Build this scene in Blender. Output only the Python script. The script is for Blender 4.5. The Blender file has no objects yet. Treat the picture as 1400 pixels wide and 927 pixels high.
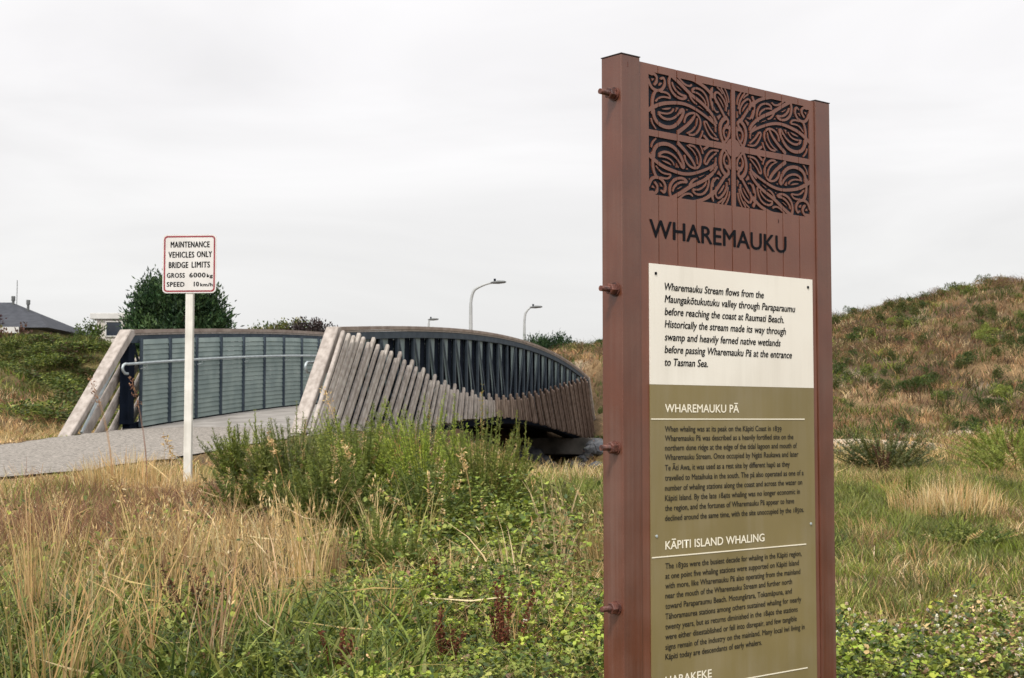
import bpy, bmesh, math, random
import numpy as np
from mathutils import Vector, Matrix
R = math.radians
rng = np.random.default_rng(7)
random.seed(7)
S = bpy.context.scene
C = S.collection
EYE = 1.6                                   # eye height over the datum; heights below are "rel" = metres above the eye

# ------------------------------------------------------------------ camera, sky, sun, exposure
cam_d = bpy.data.cameras.new("camera")
cam_d.sensor_width = 36.0
cam_d.lens = 36.0 * 1944.0 / 1400.0
cam_d.clip_start = 0.05
cam_d.clip_end = 3000.0
cam_d.dof.use_dof = True
cam_d.dof.focus_distance = 3.3
cam_d.dof.aperture_fstop = 26.0
cam = bpy.data.objects.new("camera", cam_d)
C.objects.link(cam)
cam.location = (0, 0, EYE)
cam.rotation_euler = (R(90 + 3.268), 0, 0)
S.camera = cam

SUN_EL, SUN_AZ = 50.0, 200.0                # azimuth clockwise from +Y: behind the camera, a little to the left
world = bpy.data.worlds.new("World")
S.world = world
world.use_nodes = True
nt = world.node_tree
nt.nodes.clear()
def wn(t, **k):
    n = nt.nodes.new(t)
    for a, b in k.items(): setattr(n, a, b)
    return n
wl = nt.links.new
w_out = wn('ShaderNodeOutputWorld')
w_bg = wn('ShaderNodeBackground'); w_bg.inputs['Strength'].default_value = 0.1
wl(w_bg.outputs[0], w_out.inputs[0])
sky = wn('ShaderNodeTexSky', sky_type='NISHITA'); sky.sun_disc = False
sky.sun_elevation = R(SUN_EL); sky.sun_rotation = R(SUN_AZ)
tc = wn('ShaderNodeTexCoord')
sep = wn('ShaderNodeSeparateXYZ'); wl(tc.outputs['Generated'], sep.inputs[0])
ramp = wn('ShaderNodeValToRGB')             # overcast sky: brighter towards the zenith
cr = ramp.color_ramp
pts = [(0.0, (.785, .78, .775)), (.10, (.835, .828, .82)), (.24, (.92, .905, .912)), (.34, (.97, .955, .96)), (.6, (1.02, 1.01, 1.0)), (1.0, (1.1, 1.09, 1.08))]
while len(cr.elements) < len(pts): cr.elements.new(.5)
for e, (p, c) in zip(cr.elements, pts): e.position = p; e.color = (*c, 1)
wl(sep.outputs['Z'], ramp.inputs[0])
mp = wn('ShaderNodeMapping'); mp.inputs['Scale'].default_value = (1.6, 1.6, 7.0); wl(tc.outputs['Generated'], mp.inputs[0])
nz = wn('ShaderNodeTexNoise'); nz.inputs['Scale'].default_value = 1.35; nz.inputs['Detail'].default_value = 5; nz.inputs['Roughness'].default_value = .52
nz.inputs['Distortion'].default_value = .5
wl(mp.outputs[0], nz.inputs[0])
mr = wn('ShaderNodeMapRange'); mr.inputs[1].default_value = .3; mr.inputs[2].default_value = .7; mr.inputs[3].default_value = .87; mr.inputs[4].default_value = 1.08
wl(nz.outputs[0], mr.inputs[0])
vm = wn('ShaderNodeVectorMath', operation='SCALE'); wl(ramp.outputs[0], vm.inputs[0]); wl(mr.outputs[0], vm.inputs['Scale'])
# the cloud glows where the sun stands behind it
dt = wn('ShaderNodeVectorMath', operation='DOT_PRODUCT'); wl(tc.outputs['Generated'], dt.inputs[0])
dt.inputs[1].default_value = (math.sin(R(SUN_AZ)) * math.cos(R(SUN_EL)), math.cos(R(SUN_AZ)) * math.cos(R(SUN_EL)), math.sin(R(SUN_EL)))
gr = wn('ShaderNodeMapRange', interpolation_type='SMOOTHSTEP'); gr.inputs[1].default_value = .35; gr.inputs[2].default_value = 1.0; gr.inputs[3].default_value = 1.0; gr.inputs[4].default_value = 1.9
wl(dt.outputs['Value'], gr.inputs[0])
vm0 = wn('ShaderNodeVectorMath', operation='SCALE'); wl(vm.outputs[0], vm0.inputs[0]); wl(gr.outputs[0], vm0.inputs['Scale'])
vm = vm0
vm2 = wn('ShaderNodeVectorMath', operation='SCALE'); wl(vm.outputs[0], vm2.inputs[0]); vm2.inputs['Scale'].default_value = 10.0
mx = wn('ShaderNodeMix', data_type='RGBA'); mx.inputs[0].default_value = .96
wl(sky.outputs[0], mx.inputs[6]); wl(vm2.outputs[0], mx.inputs[7])
wl(mx.outputs[2], w_bg.inputs[0])

sun_d = bpy.data.lights.new("sun", 'SUN')
sun_d.energy = 2.6; sun_d.angle = R(10); sun_d.color = (1.0, .95, .87)
sun = bpy.data.objects.new("sun", sun_d); C.objects.link(sun)
az = R(SUN_AZ); el = R(SUN_EL)
sdir = Vector((math.sin(az) * math.cos(el), math.cos(az) * math.cos(el), math.sin(el)))
sun.rotation_euler = sdir.to_track_quat('Z', 'Y').to_euler()
sun.location = (0, -5, 30)

vs = S.view_settings
vs.view_transform = 'Standard'; vs.look = 'None'; vs.gamma = 1.0; vs.exposure = 0.10; vs.use_curve_mapping = False
S.cycles.max_bounces = 6; S.cycles.diffuse_bounces = 3; S.cycles.transmission_bounces = 4; S.cycles.transparent_max_bounces = 8
S.cycles.use_denoising = True

# ------------------------------------------------------------------ helpers
def s2l(c):
    return tuple((v / 12.92 if v <= .04045 else ((v + .055) / 1.055) ** 2.4) for v in (c[0] / 255, c[1] / 255, c[2] / 255))

def tag(o, label, cat, group=None, kind=None):
    o['label'] = label; o['category'] = cat
    if group: o['group'] = group
    if kind: o['kind'] = kind
    return o

def thing(name, label, cat, loc=(0, 0, 0), group=None, rotz=0):
    o = bpy.data.objects.new(name, None); C.objects.link(o)
    o.empty_display_size = .2
    o.location = loc; o.rotation_euler = (0, 0, rotz)
    return tag(o, label, cat, group)

def mesh_obj(name, me, parent=None):
    o = bpy.data.objects.new(name, me); C.objects.link(o)
    if parent is not None: o.parent = parent
    return o

def bm_obj(name, bm, mat, parent=None, smooth=False):
    me = bpy.data.meshes.new(name)
    bm.normal_update(); bm.to_mesh(me); bm.free()
    me.materials.append(mat)
    if smooth: me.shade_smooth()
    return mesh_obj(name, me, parent)

def fast_obj(name, V, F, mat, col=None, parent=None, smooth=False, kind=None):
    """V (n,3) F (m,k) all faces of the same size k; col (n,3) linear colours."""
    V = np.ascontiguousarray(V, dtype=np.float32); F = np.ascontiguousarray(F, dtype=np.int32)
    me = bpy.data.meshes.new(name)
    me.vertices.add(len(V)); me.vertices.foreach_set('co', V.ravel())
    m, k = F.shape
    me.loops.add(m * k); me.loops.foreach_set('vertex_index', F.ravel())
    me.polygons.add(m); me.polygons.foreach_set('loop_start', np.arange(0, m * k, k, dtype=np.int32))
    if col is not None:
        a = me.color_attributes.new('Col', 'FLOAT_COLOR', 'POINT')
        cc = np.ones((len(V), 4), dtype=np.float32); cc[:, :3] = col
        a.data.foreach_set('color', cc.ravel())
    me.materials.append(mat)
    me.update(calc_edges=True)
    if smooth: me.shade_smooth()
    o = mesh_obj(name, me, parent)
    if kind: o['kind'] = kind
    return o

def box(bm, c, s, M=None, bev=0.0):
    """box of centre c and full size s, optional 4x4 matrix, optional bevel"""
    r = bmesh.ops.create_cube(bm, size=1.0)
    vs_ = r['verts']
    for v in vs_: v.co = Vector((v.co.x * s[0] + c[0], v.co.y * s[1] + c[1], v.co.z * s[2] + c[2]))
    if bev > 0:
        es = list({e for v in vs_ for e in v.link_edges})
        rr = bmesh.ops.bevel(bm, geom=es, offset=bev, segments=2, affect='EDGES', profile=.6)
        vs_ = list({v for f in rr['faces'] for v in f.verts} | {v for v in vs_ if v.is_valid})
    if M is not None:
        for v in vs_: v.co = M @ v.co
    return vs_

def tube(bm, pts, rad, n=8, caps=True):
    """tube through pts, rad a number or a list"""
    pts = [Vector(p) for p in pts]
    if not hasattr(rad, '__len__'): rad = [rad] * len(pts)
    rings = []
    up = None
    for i, p in enumerate(pts):
        d = (pts[min(i + 1, len(pts) - 1)] - pts[max(i - 1, 0)]).normalized()
        if up is None:
            up = Vector((0, 0, 1)) if abs(d.z) < .9 else Vector((1, 0, 0))
        a = d.cross(up).normalized(); b = a.cross(d).normalized(); up = b
        rings.append([bm.verts.new(p + (a * math.cos(2 * math.pi * k / n) + b * math.sin(2 * math.pi * k / n)) * rad[i]) for k in range(n)])
    for r0, r1 in zip(rings, rings[1:]):
        for k in range(n):
            bm.faces.new((r0[k], r0[(k + 1) % n], r1[(k + 1) % n], r1[k]))
    if caps:
        bm.faces.new(list(reversed(rings[0]))); bm.faces.new(rings[-1])
    return rings

def prism(bm, poly, h0, h1, f):
    """polygon poly of 2-D points between heights h0 and h1, mapped by f(a, b, h)"""
    n = len(poly)
    a = [bm.verts.new(f(p[0], p[1], h0)) for p in poly]
    b = [bm.verts.new(f(p[0], p[1], h1)) for p in poly]
    bm.faces.new(b); bm.faces.new(list(reversed(a)))
    for i in range(n):
        bm.faces.new((a[i], a[(i + 1) % n], b[(i + 1) % n], b[i]))

def fixn(bm):
    bmesh.ops.recalc_face_normals(bm, faces=bm.faces[:])

def frame(origin, yaw):
    """local x along the object, local y away from the viewer, z up"""
    return Matrix.Translation(Vector(origin)) @ Matrix.Rotation(yaw, 4, 'Z')

# value noise, vectorised
class VN:
    def __init__(s, seed):
        s.g = np.random.default_rng(seed).random((256, 256))
    def __call__(s, x, y, f=1.0):
        x = np.asarray(x, float) * f + 91.7; y = np.asarray(y, float) * f + 37.3
        xi = np.floor(x).astype(int); yi = np.floor(y).astype(int)
        u = x - xi; v = y - yi; u = u * u * (3 - 2 * u); v = v * v * (3 - 2 * v)
        g = s.g; a = xi & 255; b = yi & 255; a1 = (xi + 1) & 255; b1 = (yi + 1) & 255
        return (g[a, b] * (1 - u) + g[a1, b] * u) * (1 - v) + (g[a, b1] * (1 - u) + g[a1, b1] * u) * v
    def fbm(s, x, y, f=1.0, o=3):
        t = 0; w = 1; tw = 0
        for i in range(o):
            t = t + w * s(np.asarray(x) + 13.1 * i, np.asarray(y) - 7.7 * i, f * 2 ** i); tw += w; w *= .5
        return t / tw
N1, N2, N3, N4 = VN(1), VN(2), VN(3), VN(4)

# ------------------------------------------------------------------ materials
def new_mat(name):
    m = bpy.data.materials.new(name); m.use_nodes = True
    t = m.node_tree; b = t.nodes.get('Principled BSDF')
    return m, t, b

def mat_noise(name, c1, c2, scale=8.0, rough=.6, bump=.0, bscale=None, detail=5, spec=.5, metal=0.0, stretch=(1, 1, 1), fac=(.35, .65), coat=0.0):
    """two colours mixed by noise in object space, optional bump"""
    m, t, b = new_mat(name)
    tc = t.nodes.new('ShaderNodeTexCoord'); mp = t.nodes.new('ShaderNodeMapping'); mp.inputs['Scale'].default_value = stretch
    t.links.new(tc.outputs['Object'], mp.inputs[0])
    n = t.nodes.new('ShaderNodeTexNoise'); n.inputs['Scale'].default_value = scale; n.inputs['Detail'].default_value = detail
    t.links.new(mp.outputs[0], n.inputs[0])
    r = t.nodes.new('ShaderNodeMapRange'); r.inputs[1].default_value = fac[0]; r.inputs[2].default_value = fac[1]
    t.links.new(n.outputs[0], r.inputs[0])
    x = t.nodes.new('ShaderNodeMix'); x.data_type = 'RGBA'; x.inputs[6].default_value = (*c1, 1); x.inputs[7].default_value = (*c2, 1)
    t.links.new(r.outputs[0], x.inputs[0]); t.links.new(x.outputs[2], b.inputs['Base Color'])
    b.inputs['Roughness'].default_value = rough; b.inputs['Specular IOR Level'].default_value = spec; b.inputs['Metallic'].default_value = metal
    if bump > 0:
        n2 = t.nodes.new('ShaderNodeTexNoise'); n2.inputs['Scale'].default_value = bscale or scale * 4; n2.inputs['Detail'].default_value = 4
        t.links.new(mp.outputs[0], n2.inputs[0])
        bp = t.nodes.new('ShaderNodeBump'); bp.inputs['Strength'].default_value = bump; bp.inputs['Distance'].default_value = .01
        t.links.new(n2.outputs[0], bp.inputs['Height']); t.links.new(bp.outputs[0], b.inputs['Normal'])
    return m

def add_streaks(m, amount, zs=.9, xs=38, dust=(.42, .38, .33)):
    """weather streaks down a face: faint dust mixed into the base colour, and duller gloss there"""
    t = m.node_tree; b = t.nodes['Principled BSDF']
    src = b.inputs['Base Color'].links[0].from_socket
    tc = t.nodes.new('ShaderNodeTexCoord'); mp = t.nodes.new('ShaderNodeMapping'); mp.inputs['Scale'].default_value = (xs, xs, zs)
    t.links.new(tc.outputs['Object'], mp.inputs[0])
    n = t.nodes.new('ShaderNodeTexNoise'); n.inputs['Scale'].default_value = 1; n.inputs['Detail'].default_value = 6; n.inputs['Roughness'].default_value = .65
    t.links.new(mp.outputs[0], n.inputs[0])
    n2 = t.nodes.new('ShaderNodeTexNoise'); n2.inputs['Scale'].default_value = 5; n2.inputs['Detail'].default_value = 6; t.links.new(tc.outputs['Object'], n2.inputs[0])
    mu = t.nodes.new('ShaderNodeMath'); mu.operation = 'MULTIPLY'; t.links.new(n.outputs[0], mu.inputs[0]); t.links.new(n2.outputs[0], mu.inputs[1])
    r = t.nodes.new('ShaderNodeMapRange'); r.inputs[1].default_value = .20; r.inputs[2].default_value = .42; r.inputs[3].default_value = 0; r.inputs[4].default_value = amount
    t.links.new(mu.outputs[0], r.inputs[0])
    x = t.nodes.new('ShaderNodeMix'); x.data_type = 'RGBA'; x.inputs[7].default_value = (*dust, 1)
    t.links.new(r.outputs[0], x.inputs[0]); t.links.new(src, x.inputs[6]); t.links.new(x.outputs[2], b.inputs['Base Color'])
    r2 = t.nodes.new('ShaderNodeMapRange'); r2.inputs[1].default_value = .15; r2.inputs[2].default_value = .4; r2.inputs[3].default_value = b.inputs['Roughness'].default_value; r2.inputs[4].default_value = min(1, b.inputs['Roughness'].default_value + .25)
    t.links.new(mu.outputs[0], r2.inputs[0]); t.links.new(r2.outputs[0], b.inputs['Roughness'])
    return m

def mat_leaf(name, rough=.5, trans=.26, spec=.3, var=.25):
    """per-vertex colour, light passing through the blade"""
    m, t, b = new_mat(name)
    a = t.nodes.new('ShaderNodeVertexColor'); a.layer_name = 'Col'
    tc = t.nodes.new('ShaderNodeTexCoord')
    n = t.nodes.new('ShaderNodeTexNoise'); n.inputs['Scale'].default_value = 2.3; n.inputs['Detail'].default_value = 3
    t.links.new(tc.outputs['Object'], n.inputs[0])
    r = t.nodes.new('ShaderNodeMapRange'); r.inputs[1].default_value = .3; r.inputs[2].default_value = .7; r.inputs[3].default_value = 1 - var; r.inputs[4].default_value = 1 + var
    t.links.new(n.outputs[0], r.inputs[0])
    v = t.nodes.new('ShaderNodeVectorMath'); v.operation = 'SCALE'; t.links.new(a.outputs[0], v.inputs[0]); t.links.new(r.outputs[0], v.inputs['Scale'])
    t.links.new(v.outputs[0], b.inputs['Base Color'])
    b.inputs['Roughness'].default_value = rough; b.inputs['Specular IOR Level'].default_value = spec
    tr = t.nodes.new('ShaderNodeBsdfTranslucent'); t.links.new(v.outputs[0], tr.inputs[0])
    mx = t.nodes.new('ShaderNodeMixShader'); mx.inputs[0].default_value = trans
    o = t.nodes['Material Output']
    t.links.new(b.outputs[0], mx.inputs[1]); t.links.new(tr.outputs[0], mx.inputs[2]); t.links.new(mx.outputs[0], o.inputs[0])
    return m

M_leaf = mat_leaf('leaf', trans=.25); M_straw = mat_leaf('straw', rough=.7, trans=.3, spec=.15, var=.15)
M_wood_grey = mat_noise('grey_timber', s2l((172, 163, 156)), s2l((142, 133, 126)), 2.2, .8, .12, 60, stretch=(6, 6, 2), spec=.2)
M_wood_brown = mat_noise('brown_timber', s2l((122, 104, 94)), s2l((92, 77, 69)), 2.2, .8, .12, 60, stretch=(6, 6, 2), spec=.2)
M_wood_mid = mat_noise('grey_brown_timber', s2l((150, 134, 122)), s2l((120, 103, 92)), 2.2, .8, .12, 60, stretch=(6, 6, 2), spec=.2)
M_wood_mid2 = mat_noise('mid_brown_timber', s2l((138, 121, 110)), s2l((108, 93, 84)), 2.2, .8, .12, 60, stretch=(6, 6, 2), spec=.2)
M_wood_pale = mat_noise('pale_timber', s2l((178, 170, 162)), s2l((150, 141, 133)), 2.2, .8, .12, 60, stretch=(6, 6, 2), spec=.2)
M_rail = mat_noise('rail_timber', s2l((160, 146, 136)), s2l((132, 117, 108)), 4.0, .75, .1, 60, spec=.2)
M_steel = mat_noise('painted_steel', s2l((72, 82, 92)), s2l((58, 68, 78)), 5, .7, .05, 30, spec=.15)
M_steel_dark = mat_noise('dark_steel', s2l((24, 31, 44)), s2l((17, 23, 33)), 5, .9, .05, 30, spec=.06)
M_opening = mat_noise('opening_pale', s2l((128, 142, 144)), s2l((108, 122, 124)), 3, .7, spec=.15)
M_mesh = mat_noise('grey_green_louvre', s2l((142, 155, 151)), s2l((122, 136, 134)), 3, .65, .08, 50, spec=.2)
M_galv = mat_noise('galvanised_pipe', s2l((178, 186, 188)), s2l((150, 160, 164)), 9, .4, .03, 60, metal=.3)
M_conc = mat_noise('concrete', s2l((150, 145, 140)), s2l((124, 119, 114)), 2.2, .9, .3, 40)
M_abut = mat_noise('stained_concrete', s2l((126, 121, 115)), s2l((78, 76, 73)), 1.6, .95, .3, 40, spec=.1)
M_path = mat_noise('gravel_seal', s2l((160, 153, 145)), s2l((102, 97, 91)), 26, .95, .6, 120, detail=8, spec=.15)
M_rock = mat_noise('riprap', s2l((92, 94, 98)), s2l((52, 54, 60)), 2, .85, .6, 12)
M_lamp = mat_noise('lamp_steel', s2l((168, 170, 170)), s2l((150, 152, 152)), 2, .5)
M_lamp_dark = mat_noise('lamp_housing', s2l((96, 98, 98)), s2l((84, 86, 86)), 2, .5)
M_white = mat_noise('white_paint', s2l((222, 219, 212)), s2l((204, 201, 193)), 5, .5, .05, 60)
M_plate = mat_noise('white_sheeting', s2l((212, 209, 206)), s2l((202, 199, 196)), 5, .45)
M_red = mat_noise('red_border', s2l((142, 46, 58)), s2l((128, 38, 50)), 8, .5)
M_black = mat_noise('black_lettering', s2l((24, 25, 28)), s2l((18, 19, 22)), 9, .7, spec=.1)
M_roof = mat_noise('grey_roof', s2l((70, 72, 78)), s2l((58, 60, 66)), 3, .8, .2, 30, spec=.15)
M_wall = mat_noise('house_wall', s2l((206, 198, 190)), s2l((190, 182, 174)), 2, .8)
M_window = mat_noise('window_glass', s2l((34, 42, 54)), s2l((26, 32, 42)), 2, .15)
M_fascia = mat_noise('fascia', s2l((200, 198, 194)), s2l((186, 184, 180)), 2, .7)
M_bark = mat_noise('bark', s2l((88, 72, 58)), s2l((58, 46, 38)), 6, .9, .5, 20)
# ------------------------------------------------------------------ the lie of the land
BO = np.array([-2.583, 20.453]); BYAW = .201                    # bridge: start of the near parapet and heading
BT = np.array([math.sin(BYAW), math.cos(BYAW)]); BN = np.array([math.cos(BYAW), -math.sin(BYAW)])   # along, and towards the near side
BL = 24.7; BW = 3.22
def arch(t):                                                    # top of the rail, rel
    q = np.asarray(t, float) / BL
    return 1.342 + .573 * 4 * q * (1 - q) * (1 + .415 * (q - .5))
def deck(t): return arch(t) - 1.48
PATH = np.array([(-4.1, 21.0), (-4.3, 19.4), (-4.7, 17.6), (-5.5, 15.8), (-6.8, 13.8), (-8.9, 12.2), (-12.6, 10.9), (-22, 9.6)])
PATH_Z = np.array([-.10, -.16, -.27, -.41, -.54, -.64, -.70, -.74])
PATH_W = np.array([1.5, 1.55, 1.7, 2.05, 2.45, 2.7, 2.7, 2.7])
CH = np.array([(-20, 46), (-12, 43), (-5, 39.5), (0.7, 36.2), (4, 31), (8, 27.6), (14, 26.5), (40, 32)])  # stream line
def seg_dist(x, y, P):
    best = np.full(np.shape(x), 1e9); arg = np.zeros(np.shape(x))
    for i in range(len(P) - 1):
        a = P[i]; d = P[i + 1] - a; L2 = d @ d
        s = np.clip(((x - a[0]) * d[0] + (y - a[1]) * d[1]) / L2, 0, 1)
        r = np.hypot(x - a[0] - s * d[0], y - a[1] - s * d[1])
        k = r < best; best = np.where(k, r, best); arg = np.where(k, i + s, arg)
    return best, arg
def sm(a, b, v):
    t = np.clip((v - a) / (b - a), 0, 1); return t * t * (3 - 2 * t)
def bare(x, y):
    """bare gravel and sand: a strip at the foot of the dune, a patch in front of it, one in the meadow"""
    e = lambda cx, cy, rx, ry: np.exp(-(((x - cx) / rx) ** 2 + ((y - cy) / ry) ** 2))
    return np.clip(1.5 * (e(6.3, 26.5, 1.7, 2.6) + .9 * e(5.0, 29.0, 1.8, 2.0) + .75 * np.exp(-((y - 36.6 - .5 * (N1(x, y * 0, .4) - .5) * 4) / .7) ** 2) * sm(6, 8, x) * (.35 + N2(x, y, .35)) + .8 * e(4.7, 13.2, 1.0, .4) + .7 * e(5.3, 11.6, .7, .3)), 0, 1)
def ground(x, y):
    x = np.asarray(x, float); y = np.asarray(y, float)
    d = y
    z = np.interp(d, [-5, 0, 2, 3.2, 5, 8, 10, 11.7, 17, 22, 30, 45, 90, 900], [-1.62, -1.58, -1.45, -1.22, -.98, -.80, -.66, -.52, -.51, -.49, -.48, -.5, -.55, -.6])
    z = z + .07 * (N1.fbm(x, y, .35, 3) - .5) * sm(3, 7, d) + .03 * (N2(x, y, 2.2) - .5)
    # the ground falls towards the stream on the near right of the bridge
    yy_ = np.maximum(y, 1.0)
    gw = np.exp(-((x / yy_ - .035) / .036) ** 2) * sm(12, 15.5, y) * (1 - sm(43.5, 47.5, y))
    z = z - gw * np.clip(.042 * y - .37, 0, 1.05)
    ds, _ = seg_dist(x, y, CH)
    fl = 1 - .97 * sm(3.6, 6.2, x) * sm(-1, 1, x)            # the stream goes into a culvert behind the brown sign
    z = z - (1.9 * (1 - sm(1.2, 5.2, ds)) + .5 * (1 - sm(0, 1.6, ds))) * fl
    z = z + .16 * bare(x, y) * (1 - sm(30, 33, y)) * sm(18, 22, y)
    # dune on the right, behind the bridge
    hx = -.34 + np.interp(x, [-14, -8, -3, 1.6, 3.8, 13.5, 16, 18.2, 21.6, 30, 60, 120], [0, .9, 2.6, 3.75, 3.95, 5.05, 5.6, 6.15, 6.75, 7.6, 8, 7])
    rise = sm(34, 63, y + 2.5 * (N3.fbm(x, y, .12, 2) - .5)) * (1 - .55 * sm(66, 110, y)) * (1 - gw)
    z = z + (hx + .55 * (N2.fbm(x, y, .4, 3) - .5)) * rise
    # bank on the left
    bx = 1 - sm(-15.5, -8.5, x)
    lb = sm(25.5, 47, y) * (1 - .4 * sm(50, 80, y))
    z = z + bx * (3.55 + .35 * (N4.fbm(x, y, .3, 3) - .5)) * lb
    # shoulder under the path and the bridge ends
    dp, ar = seg_dist(x, y, PATH)
    pz = np.interp(ar, np.arange(len(PATH)), PATH_Z)
    pw = np.interp(ar, np.arange(len(PATH)), PATH_W)
    w = 1 - sm(pw + .1, pw + 1.9, dp)
    z = z * (1 - w) + (pz - .035) * w
    ex, ey = BO + BT * (BL + 4.6) - BN * 1.6
    we = 1 - sm(2.0, 4.4, np.hypot(x - ex, (y - ey)))
    z = z * (1 - we) + (-.30) * we
    return z
def gz(x, y): return float(ground(np.array([x]), np.array([y]))[0])
def path_d(x, y):
    d, ar = seg_dist(np.asarray(x, float), np.asarray(y, float), PATH)
    return d - np.interp(ar, np.arange(len(PATH)), PATH_W)
def stream_d(x, y): return seg_dist(np.asarray(x, float), np.asarray(y, float), CH)[0]
def on_bridge(x, y, pad=.5):
    rx = np.asarray(x) - BO[0]; ry = np.asarray(y) - BO[1]
    t = rx * BT[0] + ry * BT[1]; n = rx * BN[0] + ry * BN[1]
    return (t > -1.8) & (t < BL + 1.8) & (n < .35 + pad) & (n > -BW - .35 - pad)

def grid_axis(lo, hi, segs):
    out = []
    for a, b, st in segs: out.append(np.arange(a, b, st))
    return np.concatenate(out + [[hi]])
gx = grid_axis(-900, 900, [(-900, -120, 60), (-120, -40, 5), (-40, -14, 1.0), (-14, 14, .28), (14, 44, .8), (44, 124, 5), (124, 900, 70)])
gy = grid_axis(-200, 1600, [(-200, -20, 30), (-20, 0, 2), (0, 36, .3), (36, 72, .6), (72, 120, 3), (120, 1600, 80)])
GX, GY = np.meshgrid(gx, gy)
GZ = ground(GX, GY)
V = np.stack([GX.ravel(), GY.ravel(), GZ.ravel() + EYE], 1)
nx_, ny_ = len(gx), len(gy)
I = np.arange(nx_ * ny_).reshape(ny_, nx_)
F = np.stack([I[:-1, :-1].ravel(), I[:-1, 1:].ravel(), I[1:, 1:].ravel(), I[1:, :-1].ravel()], 1)
def lin(*cs): return np.array([s2l(c) for c in cs])
# soil, dead litter, turf, sand: real patches of ground cover
soil, litter, turf, sand = lin((80, 66, 50), (124, 102, 74), (82, 90, 48), (186, 168, 146))
xx, yy = V[:, 0], V[:, 1]
a = sm(.42, .62, N1.fbm(xx, yy, .5, 3)); b = sm(.45, .6, N3.fbm(xx, yy, .9, 3))
col = soil * (1 - a)[:, None] + litter * a[:, None]
g = (b * (1 - sm(34, 44, yy)))[:, None]; col = col * (1 - .7 * g) + turf * .7 * g
gl = ((1 - sm(-14, -9, xx)) * sm(33, 42, yy))[:, None]; col = col * (1 - .45 * gl) + turf * .45 * gl
pt = bare(xx, yy)
dk = np.clip(1.4 * np.exp(-((xx + 1.6) / 1.5) ** 2 - ((yy - 7.2) / 2.4) ** 2), 0, .75)[:, None]; col = col * (1 - dk) + lin((66, 56, 40)) * dk  # ground darkened under the tall straw, shade between the stems put into the colour
s_ = pt[:, None] + (sm(.70, .78, N4.fbm(xx, yy, .55, 3)) * sm(36, 44, yy) * sm(-3, 2, xx) * .45)[:, None]
s_ = np.clip(s_, 0, 1); col = col * (1 - s_) + sand * s_
m, t, bs = new_mat('ground_soil')
at = t.nodes.new('ShaderNodeVertexColor'); at.layer_name = 'Col'
tcn = t.nodes.new('ShaderNodeTexCoord')
n1 = t.nodes.new('ShaderNodeTexNoise'); n1.inputs['Scale'].default_value = 9; n1.inputs['Detail'].default_value = 8; n1.inputs['Roughness'].default_value = .7
t.links.new(tcn.outputs['Object'], n1.inputs[0])
r1 = t.nodes.new('ShaderNodeMapRange'); r1.inputs[1].default_value = .25; r1.inputs[2].default_value = .75; r1.inputs[3].default_value = .45; r1.inputs[4].default_value = 1.45
t.links.new(n1.outputs[0], r1.inputs[0])
v1 = t.nodes.new('ShaderNodeVectorMath'); v1.operation = 'SCALE'; t.links.new(at.outputs[0], v1.inputs[0]); t.links.new(r1.outputs[0], v1.inputs['Scale'])
t.links.new(v1.outputs[0], bs.inputs['Base Color']); bs.inputs['Roughness'].default_value = .95; bs.inputs['Specular IOR Level'].default_value = .1
bp = t.nodes.new('ShaderNodeBump'); bp.inputs['Strength'].default_value = .8; bp.inputs['Distance'].default_value = .05
t.links.new(n1.outputs[0], bp.inputs['Height']); t.links.new(bp.outputs[0], bs.inputs['Normal'])
fast_obj('ground', V, F, m, col, smooth=True, kind='structure')

# stream water
m_w, t, bs = new_mat('stream_water'); bs.inputs['Base Color'].default_value = (.02, .025, .02, 1); bs.inputs['Roughness'].default_value = .08
n1 = t.nodes.new('ShaderNodeTexNoise'); n1.inputs['Scale'].default_value = 3; bp = t.nodes.new('ShaderNodeBump'); bp.inputs['Strength'].default_value = .15
t.links.new(n1.outputs[0], bp.inputs['Height']); t.links.new(bp.outputs[0], bs.inputs['Normal'])
bm = bmesh.new()
L_, R_ = [], []
for i in range(len(CH)):
    d = CH[min(i + 1, len(CH) - 1)] - CH[max(i - 1, 0)]; d = d / np.hypot(*d); nn = np.array([-d[1], d[0]])
    L_.append(bm.verts.new((*(CH[i] + nn * 2.6), EYE - 2.45))); R_.append(bm.verts.new((*(CH[i] - nn * 2.6), EYE - 2.45)))
for i in range(len(CH) - 1): bm.faces.new((R_[i], R_[i + 1], L_[i + 1], L_[i]))
o = bm_obj('water', bm, m_w); o['kind'] = 'structure'

# the path: a gravel-sealed strip with a slight crown and a rough edge
def smooth_poly(P, Z, n):
    s = np.linspace(0, len(P) - 1, n); idx = np.arange(len(P))
    from numpy import interp
    x = np.convolve(np.pad(interp(s, idx, P[:, 0]), 6, 'edge'), np.ones(13) / 13, 'valid')
    y = np.convolve(np.pad(interp(s, idx, P[:, 1]), 6, 'edge'), np.ones(13) / 13, 'valid')
    z = np.convolve(np.pad(interp(s, idx, Z), 6, 'edge'), np.ones(13) / 13, 'valid')
    return x, y, z
px_, py_, pz_ = smooth_poly(PATH, PATH_Z, 90)
tx = np.gradient(px_); ty = np.gradient(py_); ll = np.hypot(tx, ty); tx /= ll; ty /= ll
off = np.linspace(-1, 1, 9); pwid = np.interp(np.linspace(0, len(PATH) - 1, 90), np.arange(len(PATH)), PATH_W)
V = []; 
for i in range(len(px_)):
    for k, w in enumerate(off):
        ww = w * pwid[i] * (1 + (.09 * (N1(i * .7, k, 1.0) - .5) * 2 if k in (0, 8) else 0))
        V.append((px_[i] + ty[i] * ww, py_[i] - tx[i] * ww, EYE + pz_[i] + .010 - .028 * w ** 2))
I = np.arange(len(V)).reshape(len(px_), 9)
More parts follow.
